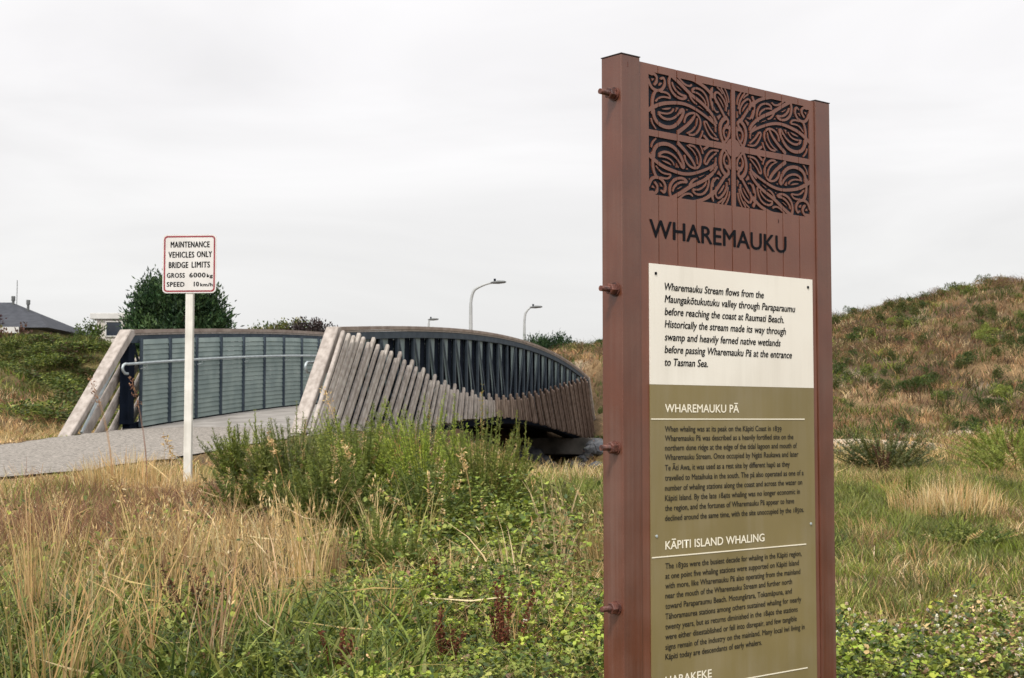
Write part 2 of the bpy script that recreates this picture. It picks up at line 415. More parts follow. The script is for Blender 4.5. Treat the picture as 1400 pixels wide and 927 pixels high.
F = np.stack([I[:-1, :-1].ravel(), I[1:, :-1].ravel(), I[1:, 1:].ravel(), I[:-1, 1:].ravel()], 1)[:, ::-1]
o = fast_obj('path', np.array(V), F, M_path, smooth=True, kind='structure')

# ------------------------------------------------------------------ the footbridge
bridge = thing('footbridge', 'arched footbridge clad in weathered timber battens with steel truss sides over the stream', 'bridge', (BO[0], BO[1], EYE))
# bridge frame: local x = along, local y = left (away from the near side), z rel
bridge.rotation_euler = (0, 0, math.atan2(BT[1], BT[0]))
def strip(bm, t0, t1, n, y0, y1, zt, zb):
    """a bar swept along the arch between y0 and y1, top zt(t), bottom zb(t)"""
    rings = []
    for t in np.linspace(t0, t1, n):
        rings.append([bm.verts.new((t, y, z)) for y, z in ((y0, zb(t)), (y1, zb(t)), (y1, zt(t)), (y0, zt(t)))])
    for r0, r1 in zip(rings, rings[1:]):
        for k in range(4): bm.faces.new((r0[k], r0[(k + 1) % 4], r1[(k + 1) % 4], r1[k]))
    bm.faces.new(rings[0]); bm.faces.new(rings[-1][::-1]); fixn(bm)
def A(d): return lambda t: float(arch(t)) + d
bm = bmesh.new(); strip(bm, -.6, BL + .6, 40, .12, BW - .12, A(-1.48), A(-1.66)); bm_obj('deck', bm, M_conc, bridge)
bm = bmesh.new(); strip(bm, .0, BL, 40, .25, .55, A(-1.665), A(-2.0)); strip(bm, .0, BL, 40, BW - .55, BW - .25, A(-1.665), A(-2.0)); bm_obj('girder', bm, M_steel_dark, bridge)
for side, y in (('n', 0.0), ('f', BW)):
    bm = bmesh.new(); strip(bm, -.02, BL + .02, 60, y - .085, y + .085, A(0), A(-.055)); bm_obj('top_rail', bm, M_rail, bridge)
    bm = bmesh.new(); strip(bm, -.0, BL, 60, y - .07, y + .07, A(-.0575), A(-.085)); bm_obj('rail_strip', bm, M_wood_grey, bridge)
    bm = bmesh.new(); strip(bm, .05, BL - .05, 60, y - .06, y + .06, A(-.0875), A(-.20)); bm_obj('top_chord', bm, M_steel, bridge)
    bm = bmesh.new(); strip(bm, .05, BL - .05, 60, y - .06, y + .06, A(-1.40), A(-1.62)); bm_obj('bottom_chord', bm, M_steel_dark, bridge)
    # inclined end planks, 45 degrees, at both ends
    for sgn, te in ((-1, 0.0), (1, BL)):
        bm = bmesh.new()
        zt = float(arch(te)); run = 1.82 if (side == 'f' and sgn < 0) else 1.5; th = .075; dz_ = 1.60 if side == 'f' else 1.52
        prof = [(te + sgn * -.1, zt + .004), (te + sgn * .02, zt + .004), (te + sgn * run, zt - dz_), (te + sgn * (run - th * 1.5), zt - dz_), (te - sgn * .1, zt - .09)]
        prism(bm, prof, y - .095, y + .095, lambda a_, b_, h: (a_, h, b_))
        fixn(bm)
        bmesh.ops.bevel(bm, geom=bm.edges[:], offset=.012, segments=1, affect='EDGES')
        bm_obj('end_plank', bm, M_rail if False else M_wood_grey, bridge)
# bays of 1 m: posts, dark sheets painted as shade, pale plates standing for triangular openings, diagonals on the near side; louvre panels inside the far side
NB = 24
for side, y, out in (('n', 0.0, -1), ('f', BW, 1)):
    for i in range(NB + 1):
        t = .25 + i * 1.0
        if t > BL - .1: break
        bm = bmesh.new()
        zt, zb = float(arch(t)) - .202, float(arch(t)) - 1.40
        box(bm, (t, y + out * .022, (zt + zb) / 2), (.09, .045, zt - zb), bev=.005)
        bm_obj('truss_post', bm, M_steel, bridge)
    for i in range(NB):
        t0 = .25 + i + .037; t1 = t0 + .926
        f = lambda t, d: float(arch(t)) - d
        if side == 'n':
            bm = bmesh.new()                                   # dark sheet standing in for the shaded panel backs
            prism(bm, [(t0, f(t0, .203)), (t1, f(t1, .203)), (t1, f(t1, 1.398)), (t0, f(t0, 1.398))], .035, .045, lambda a_, b_, h: (a_, h, b_)); fixn(bm)
            bm_obj('shade_sheet', bm, M_steel_dark, bridge)
            left = i < 12
            ta, tb = (t0 + .01, t0 + .46) if left else (t1 - .46, t1 - .01)
            bm = bmesh.new()
            lit = [(ta, f(ta, .205)), (tb, f(tb, .205)), (tb - .04, f(tb, .78)), (tb + .06, f(tb, 1.39))] if left else [(ta, f(ta, .205)), (tb, f(tb, .205)), (ta - .06, f(ta, 1.39)), (ta + .04, f(ta, .78))]
            prism(bm, lit, -.012, -.004, lambda a_, b_, h: (a_, h, b_)); fixn(bm)
            bm_obj('opening_panel', bm, M_opening, bridge)  # pale plate in place of an opening onto the sky-lit far panels
        bm = bmesh.new()                                       # inclined flat strut
        if i < 12: p = [(t0 + .0, f(t0, .21)), (t0 + .07, f(t0, .21)), (t1 - .18, f(t1, 1.39)), (t1 - .25, f(t1, 1.39))]
        else: p = [(t1 - .07, f(t1, .21)), (t1, f(t1, .21)), (t0 + .25, f(t0, 1.39)), (t0 + .18, f(t0, 1.39))]
        prism(bm, p, y + out * .030, y + out * .040, lambda a_, b_, h: (a_, h, b_)); fixn(bm)
        bm_obj('strut', bm, M_steel, bridge)
    # panels on the deck side
for side, y, inn in (('n', 0.0, 1), ('f', BW, -1)):
    for i in range(NB):
        t0 = .25 + i; t1 = t0 + 1.0
        bm = bmesh.new()
        yo = y + inn * .10
        n = 17
        for k in range(n):                                     # louvre slats, each a tilted strip
            for_k = (k + .5) / n
            za0, za1 = float(arch(t0)) - .15, float(arch(t1)) - .15
            h = 1.31 / n
            z0, z1 = za0 - k * h, za1 - k * h
            a_ = [(t0 + .03, yo + inn * .004, z0), (t1 - .03, yo + inn * .004, z1), (t1 - .03, yo + inn * .020, z1 - h * .97), (t0 + .03, yo + inn * .020, z0 - h * .97)]
            b_ = [(p[0], p[1] - inn * .006, p[2]) for p in a_]
            va = [bm.verts.new(p) for p in a_]; vb = [bm.verts.new(p) for p in b_]
            bm.faces.new(va); bm.faces.new(vb[::-1])
            for q in range(4): bm.faces.new((va[q], vb[q], vb[(q + 1) % 4], va[(q + 1) % 4]))
        fixn(bm)
        pn = bm_obj('louvre_panel', bm, M_mesh, bridge)
        for tt in (t0 + .018, t1 - .018):
            bm = bmesh.new(); za = float(arch(tt))
            box(bm, (tt, yo + inn * .02, za - .80), (.026, .045, 1.33))
            bm_obj('panel_frame', bm, M_steel, pn)
    # handrail pipe with a turned-down end
    bm = bmesh.new()
    yr = y + inn * .22
    ts = np.linspace(-.35, BL + .35, 50)
    pts = [(t, yr, float(arch(t)) - .50) for t in ts]
    z0 = pts[0][2]
    hook = [(-.40, yr - inn * .005, z0 - .14), (-.47, yr, z0 - .13), (-.53, yr, z0 - .07), (-.50, yr, z0 - .015), (-.43, yr, z0)]
    hook = [(-.36, yr, z0 - .14), (-.45, yr, z0 - .14), (-.51, yr, z0 - .10), (-.53, yr, z0 - .06), (-.50, yr, z0 - .02), (-.44, yr, z0)]
    tube(bm, hook + pts, .020, 10); fixn(bm)
    hr = bm_obj('handrail', bm, M_galv, bridge, smooth=True)
    for i in range(0, NB, 2):
        t = .25 + i; z = float(arch(t)) - .50
        bm = bmesh.new(); tube(bm, [(t, yr, z - .02), (t, yr, z - .07), (t, yr - inn * .10, z - .09)], .009, 6); fixn(bm)
        bm_obj('bracket', bm, M_galv, hr)
# dark posts closing the portal ends
for y, inn in ((0.0, 1), (BW, -1)):
    for te in (.06, BL - .06):
        bm = bmesh.new(); za = float(arch(te)); box(bm, (te, y, za - .815), (.20, .14, 1.19), bev=.008)
        bm_obj('end_post', bm, M_steel_dark, bridge)
# battens of the cladding: leaning 45 degrees at the ends, upright in the middle, tops on a sagging line
TT = np.array([0, .97, 2.12, 3.63, 5.35, 7.64, 9.29, 11.15, 13.69, 16.16, 18.98, 23.0, 24.7]); TZ = np.array([1.29, 1.26, 1.16, .97, .73, .56, .51, .51, .59, .74, .95, 1.25, 1.27]) - .02
BB = np.array([-2, 3, 6.45, 8.28, 10.4, 13.7, 17.8, 23, 26]); BZ = np.array([-.45, -.28, -.05, .02, .07, .02, -.21, -.49, -.52])
def batten(bm, t_top, ztop, t_bot, zbot, y_top, y_bot, w, d):
    """rounded-top timber stave"""
    a = Vector((t_bot, y_bot, zbot)); b = Vector((t_top, y_top, ztop)); ax = (b - a).normalized()
    sx = Vector((0, -1, 0)).cross(ax).normalized(); sy = ax.cross(sx).normalized()
    L = (b - a).length
    prof = [(-.5, -.15), (-.38, -.45), (0, -.56), (.38, -.45), (.5, -.15), (.5, .5), (-.5, .5)]
    rings = []
    for s, k in ((0, 1), (L - w * .35, 1), (L - w * .1, .8), (L, .45)):
        rings.append([bm.verts.new(a + ax * s + sx * (p[0] * w * k) + sy * (-p[1] * d * (k if s > L * .5 else 1))) for p in prof])
    n = len(prof)
    for r0, r1 in zip(rings, rings[1:]):
        for q in range(n): bm.faces.new((r0[q], r0[(q + 1) % n], r1[(q + 1) % n], r1[q]))
    bm.faces.new(rings[0][::-1]); bm.faces.new(rings[-1]); fixn(bm)
LT = [0, 2.5, 3.8, 5, 7.2, 9.3, 11, 13, 16, 20, 24]; LV = [.98, 1.1, 1.12, .98, .55, .22, 0, -.45, -.95, -.95, -.85]
NBAT = 96
rb = random.Random(5)
for i in range(NBAT):
    q = (i + .5) / NBAT
    t_top = -.10 + q * 23.9
    zt = float(np.interp(t_top, TT, TZ)) + (.075, .0, -.055)[i % 3] * min(1, i / 5) + rb.uniform(-.012, .012)
    lean = float(np.interp(t_top, LT, LV))                       # leaning one way at the near end, the other way at the far end
    t_bot = t_top - lean * (zt - float(np.interp(t_top - lean, BB, BZ)))
    zb = float(np.interp(t_bot, BB, BZ)) + rb.uniform(-.02, .02)
    bm = bmesh.new()
    y0 = -.15 - rb.uniform(0, .012)
    batten(bm, t_top, zt, t_bot, zb, y0, y0 - .02, .080 + rb.uniform(-.006, .006), .050)
    wq = q + rb.uniform(-.06, .06)  # tone runs from pale grey to brown along the bridge, with random jitter
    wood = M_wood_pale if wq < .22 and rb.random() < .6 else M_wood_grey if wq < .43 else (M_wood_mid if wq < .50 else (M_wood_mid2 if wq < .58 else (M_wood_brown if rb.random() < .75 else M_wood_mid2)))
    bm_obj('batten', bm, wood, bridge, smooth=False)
for i in range(7):                                              # the few staves of the far side seen through the end
    q = (i + .5) / NBAT
    t_top = .3 - i * .0 + i * .26; zt = float(np.interp(t_top, TT, TZ)) - .1 - .1 * i; h = zt + .45
    bm = bmesh.new(); batten(bm, t_top - .05, zt, t_top - h * 1.12, -.45, BW + .15, BW + .17, .13, .07); bm_obj('batten', bm, M_wood_grey, bridge)
bm = bmesh.new(); zt = float(arch(0)) - .22; tube(bm, [(-.02, BW + .02, zt - .06), (-1.25, BW + .02, zt - 1.30)], .022, 6); bm_obj('brace', bm, M_galv, bridge)
# abutments of pale concrete
for te, sg in ((-.2, -1), (BL + .3, 1)):
    bm = bmesh.new(); z = float(arch(0))
    box(bm, (te - sg * .55, BW / 2 + .1, z - 2.14), (1.5, BW + 1.5, .50), bev=.02)
    box(bm, (te, BW / 2, z - 2.9), (.7, BW + .4, 1.2)); fixn(bm)
    bm_obj('abutment', bm, M_abut, bridge)
bm = bmesh.new()
tube(bm, [(BL - .05, -.60, -.88), (BL - .05, -.95, -.88)], .20, 14); fixn(bm)
bm_obj('drain_pipe', bm, M_wood_brown, bridge)

# riprap: individual rocks on the far bank below the abutment
proto = []
for k in range(4):
    bm = bmesh.new(); bmesh.ops.create_icosphere(bm, subdivisions=2, radius=1)
    for v in bm.verts:
        p = v.co; s = 1 + .45 * (N1(p.x * 1.7 + k * 9, p.y * 1.7 + p.z * 2.3) - .5) + .25 * (N2(p.z * 3 + k, p.x * 3) - .5)
        v.co = Vector((p.x * s, p.y * s * .8, p.z * s * .62))
    me = bpy.data.meshes.new('boulder'); bm.to_mesh(me); bm.free(); me.materials.append(M_rock); proto.append(me)
rr = random.Random(11); nr = 0
for k in range(420):
    t = rr.uniform(BL - 9, BL + .3); n = rr.uniform(-3.0, 5.2)
    p = BO + BT * t + BN * n
    z = gz(*p)
    if z > -.8 or z < -2.3 or nr >= 150: continue
    s = rr.uniform(.18, .42)
    o = mesh_obj('boulder', proto[rr.randrange(4)]); o.location = (p[0], p[1], EYE + z + s * .1); o.scale = (s, s * rr.uniform(.8, 1.1), s)
    o.rotation_euler = (rr.uniform(-.4, .4), rr.uniform(-.4, .4), rr.uniform(0, 6.28)); nr += 1
    tag(o, 'dark grey angular boulder in the riprap below the bridge end', 'boulder', 'riprap boulders on the stream bank')
# ------------------------------------------------------------------ lettering: glyph meshes from Blender's own font, laid out letter by letter
GL = {}
def _text_mesh(body, bold):
    cu = bpy.data.curves.new('t', 'FONT'); cu.body = body; cu.resolution_u = 3; cu.offset = bold; cu.fill_mode = 'FRONT' if hasattr(cu, 'fill_mode') else cu.fill_mode
    try: cu.dimensions = '2D'; cu.fill_mode = 'BOTH'
    except Exception: pass
    ob = bpy.data.objects.new('t', cu); C.objects.link(ob)
    dg = bpy.context.evaluated_depsgraph_get(); dg.update()
    me = ob.evaluated_get(dg).to_mesh()
    V = np.array([v.co[:] for v in me.vertices]).reshape(-1, 3)
    me.calc_loop_triangles()
    T = np.array([t.vertices[:] for t in me.loop_triangles]).reshape(-1, 3)
    ob.to_mesh_clear(); bpy.data.objects.remove(ob); bpy.data.curves.remove(cu)
    return V, T
def _w(body):
    V, _ = _text_mesh(body, 0); return V[:, 0].max() - V[:, 0].min()
_ii = None
def glyph(ch, bold):
    global _ii
    k = (ch, bold)
    if k not in GL:
        if _ii is None: _ii = _w('II')
        if ch == ' ': adv = .30; GL[k] = (np.zeros((0, 3)), np.zeros((0, 3), int), adv)
        else:
            V, T = _text_mesh(ch, bold)
            adv = _w('I' + ch + 'I') - _ii
            GL[k] = (V[:, :2], T, adv)
    return GL[k]
OLD = {'0': (.74, 0), '1': (.74, 0), '2': (.74, 0), '3': (1, -.17), '4': (1, -.17), '5': (1, -.17), '7': (1, -.17), '9': (1, -.17)}
def layout(text, x0, x1, y, cap, bold=0.0, shear=0.0, oldstyle=False, track=0.0):
    """letters from x0 to x1 on baseline y with capital height cap -> verts (x,y), tris"""
    size = cap / .729
    pen = 0; VV = []; TT_ = []; n0 = 0
    for ch in text:
        V, T, adv = glyph(ch, bold)
        if len(V):
            W = V.copy()
            if oldstyle and ch in OLD: W[:, 1] = W[:, 1] * OLD[ch][0] + OLD[ch][1]
            W[:, 0] += pen + shear * W[:, 1]
            VV.append(W); TT_.append(T + n0); n0 += len(V)
        pen += adv + track
    W = np.concatenate(VV); T = np.concatenate(TT_)
    lo, hi = W[:, 0].min(), W[:, 0].max()
    X = (x1 - x0) / (hi - lo)
    return np.stack([x0 + (W[:, 0] - lo) * X, y + W[:, 1] * size], 1), T
def lettering(name, lines, mat, parent, to3, h, heavy=0):
    """lines: list of (verts2, tris); to3(a,b,h) gives the local point"""
    VV, FF, n = [], [], 0
    for V, T in lines:
        VV.append(V); FF.append(T + n); n += len(V)
    V = np.concatenate(VV); F = np.concatenate(FF)
    # heavier strokes: the same letters again, a hair to either side, each layer 0.06 mm above the last
    if heavy:
        n0 = len(V); F0 = F
        L = [(0, 0, 0), (heavy, 0, 1), (-heavy, 0, 2), (0, heavy * .6, 3), (0, -heavy * .6, 4)]
        P = np.array([to3(a + dx, b + dy, h + q * .00006) for dx, dy, q in L for a, b in V])
        F = np.concatenate([F0 + n0 * q for q in range(len(L))])
    else: P = np.array([to3(a, b, h) for a, b in V])
    # face the reader: local y- (towards the viewer)
    a, b, c = P[F[:, 0]], P[F[:, 1]], P[F[:, 2]]
    n = np.cross(b - a, c - a)[:, 1]
    F[n > 0] = F[n > 0][:, ::-1]
    return fast_obj(name, P, F, mat, parent=parent)

MAC = {'ā': 'a', 'ō': 'o', 'ū': 'u', 'Ā': 'A', 'Ō': 'O'}
_g0 = glyph
def glyph(ch, bold):
    k = (ch, bold)
    if k in GL: return GL[k]
    if ch in MAC:                                               # a macron is a bar over the plain letter
        V, T, adv = _g0(MAC[ch], 0); V = V.copy(); lo, hi = V[:, 0].min(), V[:, 0].max(); top = V[:, 1].max(); m = (hi - lo) * .18; n = len(V)
        B = np.array([(lo + m, top + .09), (hi - m, top + .09), (hi - m, top + .16), (lo + m, top + .16)])
        V = np.concatenate([V, B]); T = np.concatenate([T, [[n, n + 1, n + 2], [n, n + 2, n + 3]]])
    else: V, T, adv = _g0(ch, 0)
    GL[k] = (V, T, adv)
    return GL[k]
# ------------------------------------------------------------------ the brown information sign
SY = R(90 - 49.75)                                              # local x runs along the face, local y into the sign
sx, sy = 0.30443, 3.17
M_brown = mat_noise('brown_enamel', s2l((97, 52, 34)), s2l((86, 45, 28)), 14, .31, .04, 260, spec=.85, fac=(.3, .7))
M_brown2 = mat_noise('brown_enamel_board', s2l((111, 62, 42)), s2l((98, 53, 35)), 9, .33, .04, 240, spec=.85, fac=(.3, .7))
add_streaks(M_brown, .09, .9, 60); add_streaks(M_brown2, .08, .9, 60)
M_navy = mat_noise('dark_cut_out', s2l((28, 34, 44)), s2l((20, 25, 34)), 30, .7, spec=.15)
M_title = mat_noise('title_paint', s2l((20, 22, 28)), s2l((15, 17, 22)), 30, .7, spec=.1)
M_cap = mat_noise('dark_cap', s2l((52, 40, 38)), s2l((40, 30, 29)), 20, .6)
M_bolt = mat_noise('rusty_bolt', s2l((110, 66, 54)), s2l((62, 36, 32)), 60, .55, .3, 200, spec=.5)
M_cream = mat_noise('cream_panel', s2l((236, 231, 221)), s2l((230, 224, 213)), 4, .42, .015, 300)
M_olive = mat_noise('olive_panel', s2l((132, 118, 78)), s2l((121, 108, 70)), 3, .42, .015, 300)
add_streaks(M_cream, .22, 1.5, 30, (.45, .41, .34)); add_streaks(M_olive, .14, 1.5, 30)
add_streaks(M_white, .35, 2, 60, (.35, .32, .27)); add_streaks(M_plate, .2, 2, 30, (.5, .48, .45))
M_cream_t = mat_noise('cream_print', s2l((240, 232, 212)), s2l((236, 228, 208)), 9, .5)
M_olive_t = mat_noise('dark_print', s2l((38, 34, 26)), s2l((32, 28, 22)), 9, .55)
sg = thing('info_sign', 'tall brown information sign with carved pattern and cream and olive text panels', 'sign', (sx, sy, EYE), rotz=SY)
SB = -1.34                                                      # foot of the sign, rel
def post(u0, u1, zt_):
    bm = bmesh.new()
    box(bm, ((u0 + u1) / 2, .026, (zt_ + SB) / 2), (u1 - u0, .064, zt_ - SB), bev=.0025)
    p = bm_obj('post', bm, M_brown, sg)
    bm = bmesh.new(); box(bm, ((u0 + u1) / 2, .026, zt_ + .0012), (u1 - u0 + .002, .066, .002)); bm_obj('post_cap', bm, M_cap, p)
    return p
pl_ = post(-.0865, -.0285, .8115); pr_ = post(.600, .658, .8065)
for zb in (.724, .288, -.060, -.408):
    bm = bmesh.new()
    x0 = -.0866; yc = .016
    tube(bm, [(x0, yc, zb), (x0 - .0035, yc, zb)], .0155, 18)                       # washer
    rot = random.uniform(0, 1)
    hexr = [(x0 - .004, .0125), (x0 - .006, .0132), (x0 - .018, .0132), (x0 - .020, .0118)]
    rings = []
    for x, r in hexr: rings.append([bm.verts.new((x, yc + r * math.cos(rot + k * math.pi / 3), zb + r * math.sin(rot + k * math.pi / 3))) for k in range(6)])
    for a_, b_ in zip(rings, rings[1:]):
        for k in range(6): bm.faces.new((a_[k], a_[(k + 1) % 6], b_[(k + 1) % 6], b_[k]))
    bm.faces.new(rings[-1]); bm.faces.new(rings[0][::-1])
    pts = []; rad = []
    for i in range(26):                                                              # threaded rod
        pts.append((x0 - .019 - .026 * i / 25, yc, zb)); rad.append(.0058 + (.0006 if i % 2 else 0))
    tube(bm, pts, rad, 12); fixn(bm)
    bm_obj('bolt', bm, M_bolt, pl_)
PFc_ = -.0023
for a_, b_, w_, h_, yy_ in ((-.066, .7905, .0018, .011, -.0062), (.455, .487, .0022, .010, PFc_)):
    bm = bmesh.new(); box(bm, (a_, yy_, b_), (w_, .0008, h_), Matrix.Rotation(0, 4, 'Y')); bm_obj('paint_chip', bm, M_bolt, sg)
# planks: tongue-and-groove boards, the carved window left open
PU0, PU1, PV0, PV1 = .003, .579, .508, .787
GR = [-.0285, .034, .096, .159, .221, .284, .348, .410, .472, .536, .600]
PF = -.002                                                      # plank face, local y
def plank_piece(bm, a, b, z0, z1, ga, gb, chb=True):
    """board a..b wide with a 2 mm V at grooved sides"""
    g = .0016
    la = a + (g if ga else 0); lb = b - (g if gb else 0)
    prof = [(a + (.0004 if ga else 0), PF + .004), (la, PF), (lb, PF), (b - (.0004 if gb else 0), PF + .004), (b - (.0004 if gb else 0), PF + .018), (a + (.0004 if ga else 0), PF + .018)]
    A_ = [bm.verts.new((p[0], p[1], z0)) for p in prof]; B_ = [bm.verts.new((p[0], p[1], z1)) for p in prof]
    n = len(prof)
    for k in range(n): bm.faces.new((A_[k], A_[(k + 1) % n], B_[(k + 1) % n], B_[k]))
    bm.faces.new(A_[::-1]); bm.faces.new(B_)
for a, b in zip(GR, GR[1:]):
    bm = bmesh.new()
    i0, i1 = max(a, PU0), min(b, PU1)
    if i0 < i1:
        if a < PU0: plank_piece(bm, a, PU0, PV0, PV1, True, False)
        if b > PU1: plank_piece(bm, PU1, b, PV0, PV1, False, True)
        plank_piece(bm, a, b, PV1, .8045, True, True); plank_piece(bm, a, b, SB + .12, PV0, True, True)
    else: plank_piece(bm, a, b, SB + .12, .8045, True, True)
    fixn(bm); bm_obj('plank', bm, M_brown2, sg)
bm = bmesh.new(); box(bm, (.286, .026, (.800 + SB + .14) / 2), (.626, .006, .80 - SB - .14)); bm_obj('backing_sheet', bm, M_navy, sg)
# the carved window: brown ribbons cut through to the dark sheet
PAT=[
(9.1,5.4,[(2,698),(20,708),(45,719),(74,725),(103,729),(126,729),(150,725),(173,718),(197,709),(215,701),(229,693)]),
(8.2,7.0,[(15,694),(16,708),(16,724),(21,738),(27,746)]),
(7.0,6.2,[(11,785),(25,783),(32,775),(30,766),(23,760)]),
(7.8,5.4,[(3,767),(8,757),(16,749),(31,746),(47,751),(57,762),(57,773),(52,780),(44,776)]),
(8.2,8.2,[(6,784),(15,783)]),
(4.9,3.7,[(43,746),(58,747),(70,744),(76,735),(63,736),(47,735),(36,730),(27,722)]),
(7.0,4.9,[(74,787),(70,774),(74,757),(89,744),(109,739),(124,742),(129,748),(112,748),(96,754),(84,764),(81,772)]),
(9.1,7.0,[(80,788),(99,779),(121,767),(144,754),(168,745),(192,734),(207,725),(222,713),(231,700)]),
(5.4,4.1,[(137,758),(143,746),(153,738),(162,735)]),
(4.9,4.5,[(103,787),(113,780),(125,774),(140,773),(146,777)]),
(8.2,7.4,[(109,791),(145,792),(170,786),(192,779),(210,769),(218,760)]),
(5.8,3.7,[(150,762),(149,768),(162,773),(182,770),(196,760),(203,745),(204,733),(199,725)]),
(4.5,3.7,[(150,762),(168,761),(182,754),(191,747),(194,740)]),
(4.9,3.7,[(212,767),(212,751),(216,737),(221,728)]),
(7.0,7.0,[(212,767),(219,780)]),
(7.0,7.0,[(219,766),(234,750),(249,733),(263,716)]),
(4.5,4.1,[(217,747),(222,733),(231,725),(237,727)]),
(5.4,4.5,[(231,749),(225,767),(234,775),(247,769),(259,758),(267,744),(266,734)]),
(4.5,3.7,[(249,785),(261,772),(268,759),(271,745)]),
(3.7,3.3,[(262,786),(271,774),(276,760),(276,755)]),
(4.1,3.3,[(236,785),(247,779),(253,773)]),
(9.5,7.4,[(265,717),(249,705),(244,689),(246,673),(254,657)]),
(7.4,6.2,[(263,717),(274,712),(273,702),(263,696)]),
(7.0,4.9,[(278,693),(263,695),(256,685),(257,674),(264,665)]),
(5.4,5.4,[(278,698),(278,677),(267,663),(258,656)]),
(9.1,7.0,[(19,699),(20,685),(31,673),(49,667),(71,667),(91,674),(106,687),(116,702),(119,714),(112,715),(107,707)]),
(6.2,4.1,[(38,693),(49,686),(66,685),(84,690),(98,699),(107,709)]),
(4.5,3.3,[(35,698),(51,697),(69,699),(82,706),(85,712)]),
(4.5,3.3,[(12,679),(15,669),(26,659)]),
(5.4,4.9,[(121,687),(124,699),(138,710),(159,713),(172,705),(178,691),(171,674),(154,660),(137,660)]),
(9.5,5.4,[(99,660),(123,675),(145,692),(159,710)]),
(4.1,3.3,[(165,700),(162,684),(148,670),(130,662)]),
(4.9,3.3,[(183,673),(180,664),(173,655)]),
(4.9,4.1,[(236,661),(212,662),(197,677),(188,694),(192,699),(198,695)]),
(4.5,3.7,[(197,697),(206,685),(220,674),(230,667)]),
(6.2,6.2,[(188,663),(203,653)]),
(4.5,3.7,[(209,711),(222,702),(228,691),(229,679)]),
]

st = .0011
nu, nv = int(round((PU1 - PU0) / st)) + 1, int(round((PV1 - PV0) / st)) + 1
uu = np.linspace(PU0, PU1, nu); vv = np.linspace(PV0, PV1, nv)
UM, VM = (PU0 + PU1) / 2, (PV0 + PV1) / 2
D = np.full((nv, nu), -1.0)
UU, VVg = np.meshgrid(uu, vv)
hu, hv = (nu + 1) // 2, nv // 2                                 # work in the upper left quarter, then mirror
QU = UU[hv:, :hu]; QV = VVg[hv:, :hu]
Q = np.full(QU.shape, -1.0)
for w0, w1, P in PAT:
    P = np.array(P, float) / 1000
    for _ in range(2):                                          # round the corners of the traced line
        if len(P) > 2:
            Pn = [P[0]]
            for i in range(len(P) - 1): Pn += [P[i] * .75 + P[i + 1] * .25, P[i] * .25 + P[i + 1] * .75]
            P = np.array(Pn + [P[-1]])
    n = len(P) - 1
    for i in range(n):
        a_, b_ = P[i], P[i + 1]; d = b_ - a_; L2 = max(d @ d, 1e-12)
        s = np.clip(((QU - a_[0]) * d[0] + (QV - a_[1]) * d[1]) / L2, 0, 1)
        r = np.hypot(QU - a_[0] - s * d[0], QV - a_[1] - s * d[1])
        rad = (w0 + (w1 - w0) * (i + s) / n) / 2000 * 1.0
        Q = np.maximum(Q, rad - r)
edge = np.maximum(np.maximum(PU0 - QU, QV - PV1), np.maximum(.0072 - np.abs(QU - UM), .0075 - np.abs(QV - VM)))
Q = np.maximum(Q, -np.maximum(Q, edge) - .0068)                # echo strokes inside the wider gaps
D[hv:, :hu] = Q; D[hv:, nu - hu:] = np.maximum(D[hv:, nu - hu:], Q[:, ::-1])
D[:hv, :] = D[::-1][:hv, :]
if nv % 2: pass
bar = np.maximum(.0072 - np.abs(UU - UM), .0075 - np.abs(VVg - VM))
bar = np.maximum(bar, .026 - np.hypot(UU - UM, (VVg - VM) * 1.15))
D = np.maximum(D, bar)
for g_ in GR[1:-1]: D = np.minimum(D, np.abs(UU - g_) - .0009)
ins = D > 0
VX = {}; PV_ = []; PFc = []; edges_ = []
def vid(key, p):
    if key not in VX: VX[key] = len(PV_); PV_.append(p)
    return VX[key]
full = ins[:-1, :-1] & ins[:-1, 1:] & ins[1:, :-1] & ins[1:, 1:]
none = ~(ins[:-1, :-1] | ins[:-1, 1:] | ins[1:, :-1] | ins[1:, 1:])
for j in range(nv - 1):
    i = 0
    while i < nu - 1:
        if none[j, i]: i += 1; continue
        if full[j, i]:
            PFc.append([vid((j, q), (uu[q], vv[j])) for q in (i, i + 1)] + [vid((j + 1, q), (uu[q], vv[j + 1])) for q in (i + 1, i)])
            i += 1; continue
        cs = [(j, i), (j, i + 1), (j + 1, i + 1), (j + 1, i)]
        poly = []
        for k in range(4):
            c0, c1 = cs[k], cs[(k + 1) % 4]
            d0, d1 = D[c0], D[c1]
            if d0 > 0: poly.append(vid(c0, (uu[c0[1]], vv[c0[0]])))
            if (d0 > 0) != (d1 > 0):
                s = min(max(d0 / (d0 - d1), .04), .96); p = (uu[c0[1]] + s * (uu[c1[1]] - uu[c0[1]]), vv[c0[0]] + s * (vv[c1[0]] - vv[c0[0]]))
                key = ('e',) + (c0 + c1 if c0 < c1 else c1 + c0)
                poly.append(vid(key, p))
        if len(poly) >= 3: PFc.append(poly)
        i += 1
cnt = {}
for f in PFc:
    for k in range(len(f)):
        e = (f[k], f[(k + 1) % len(f)]); cnt[e] = 1
P2 = np.array(PV_); nP = len(P2)
front = np.stack([P2[:, 0], np.full(nP, PF), P2[:, 1]], 1); back = front.copy(); back[:, 1] += .0035
faces = [tuple(f) for f in PFc]
for (a, b) in list(cnt):
    if (b, a) not in cnt: faces.append((b, a, a + nP, b + nP))
me = bpy.data.meshes.new('carved_panel'); me.from_pydata(np.concatenate([front, back]).tolist(), [], faces); me.materials.append(M_brown2); me.update()
mesh_obj('carved_panel', me, sg)
bm = bmesh.new()
box(bm, ((PU0 + PU1) / 2, PF + .0052, VM), (PU1 - PU0, .003, PV1 - PV0)); bm_obj('dark_inlay', bm, M_navy, sg)
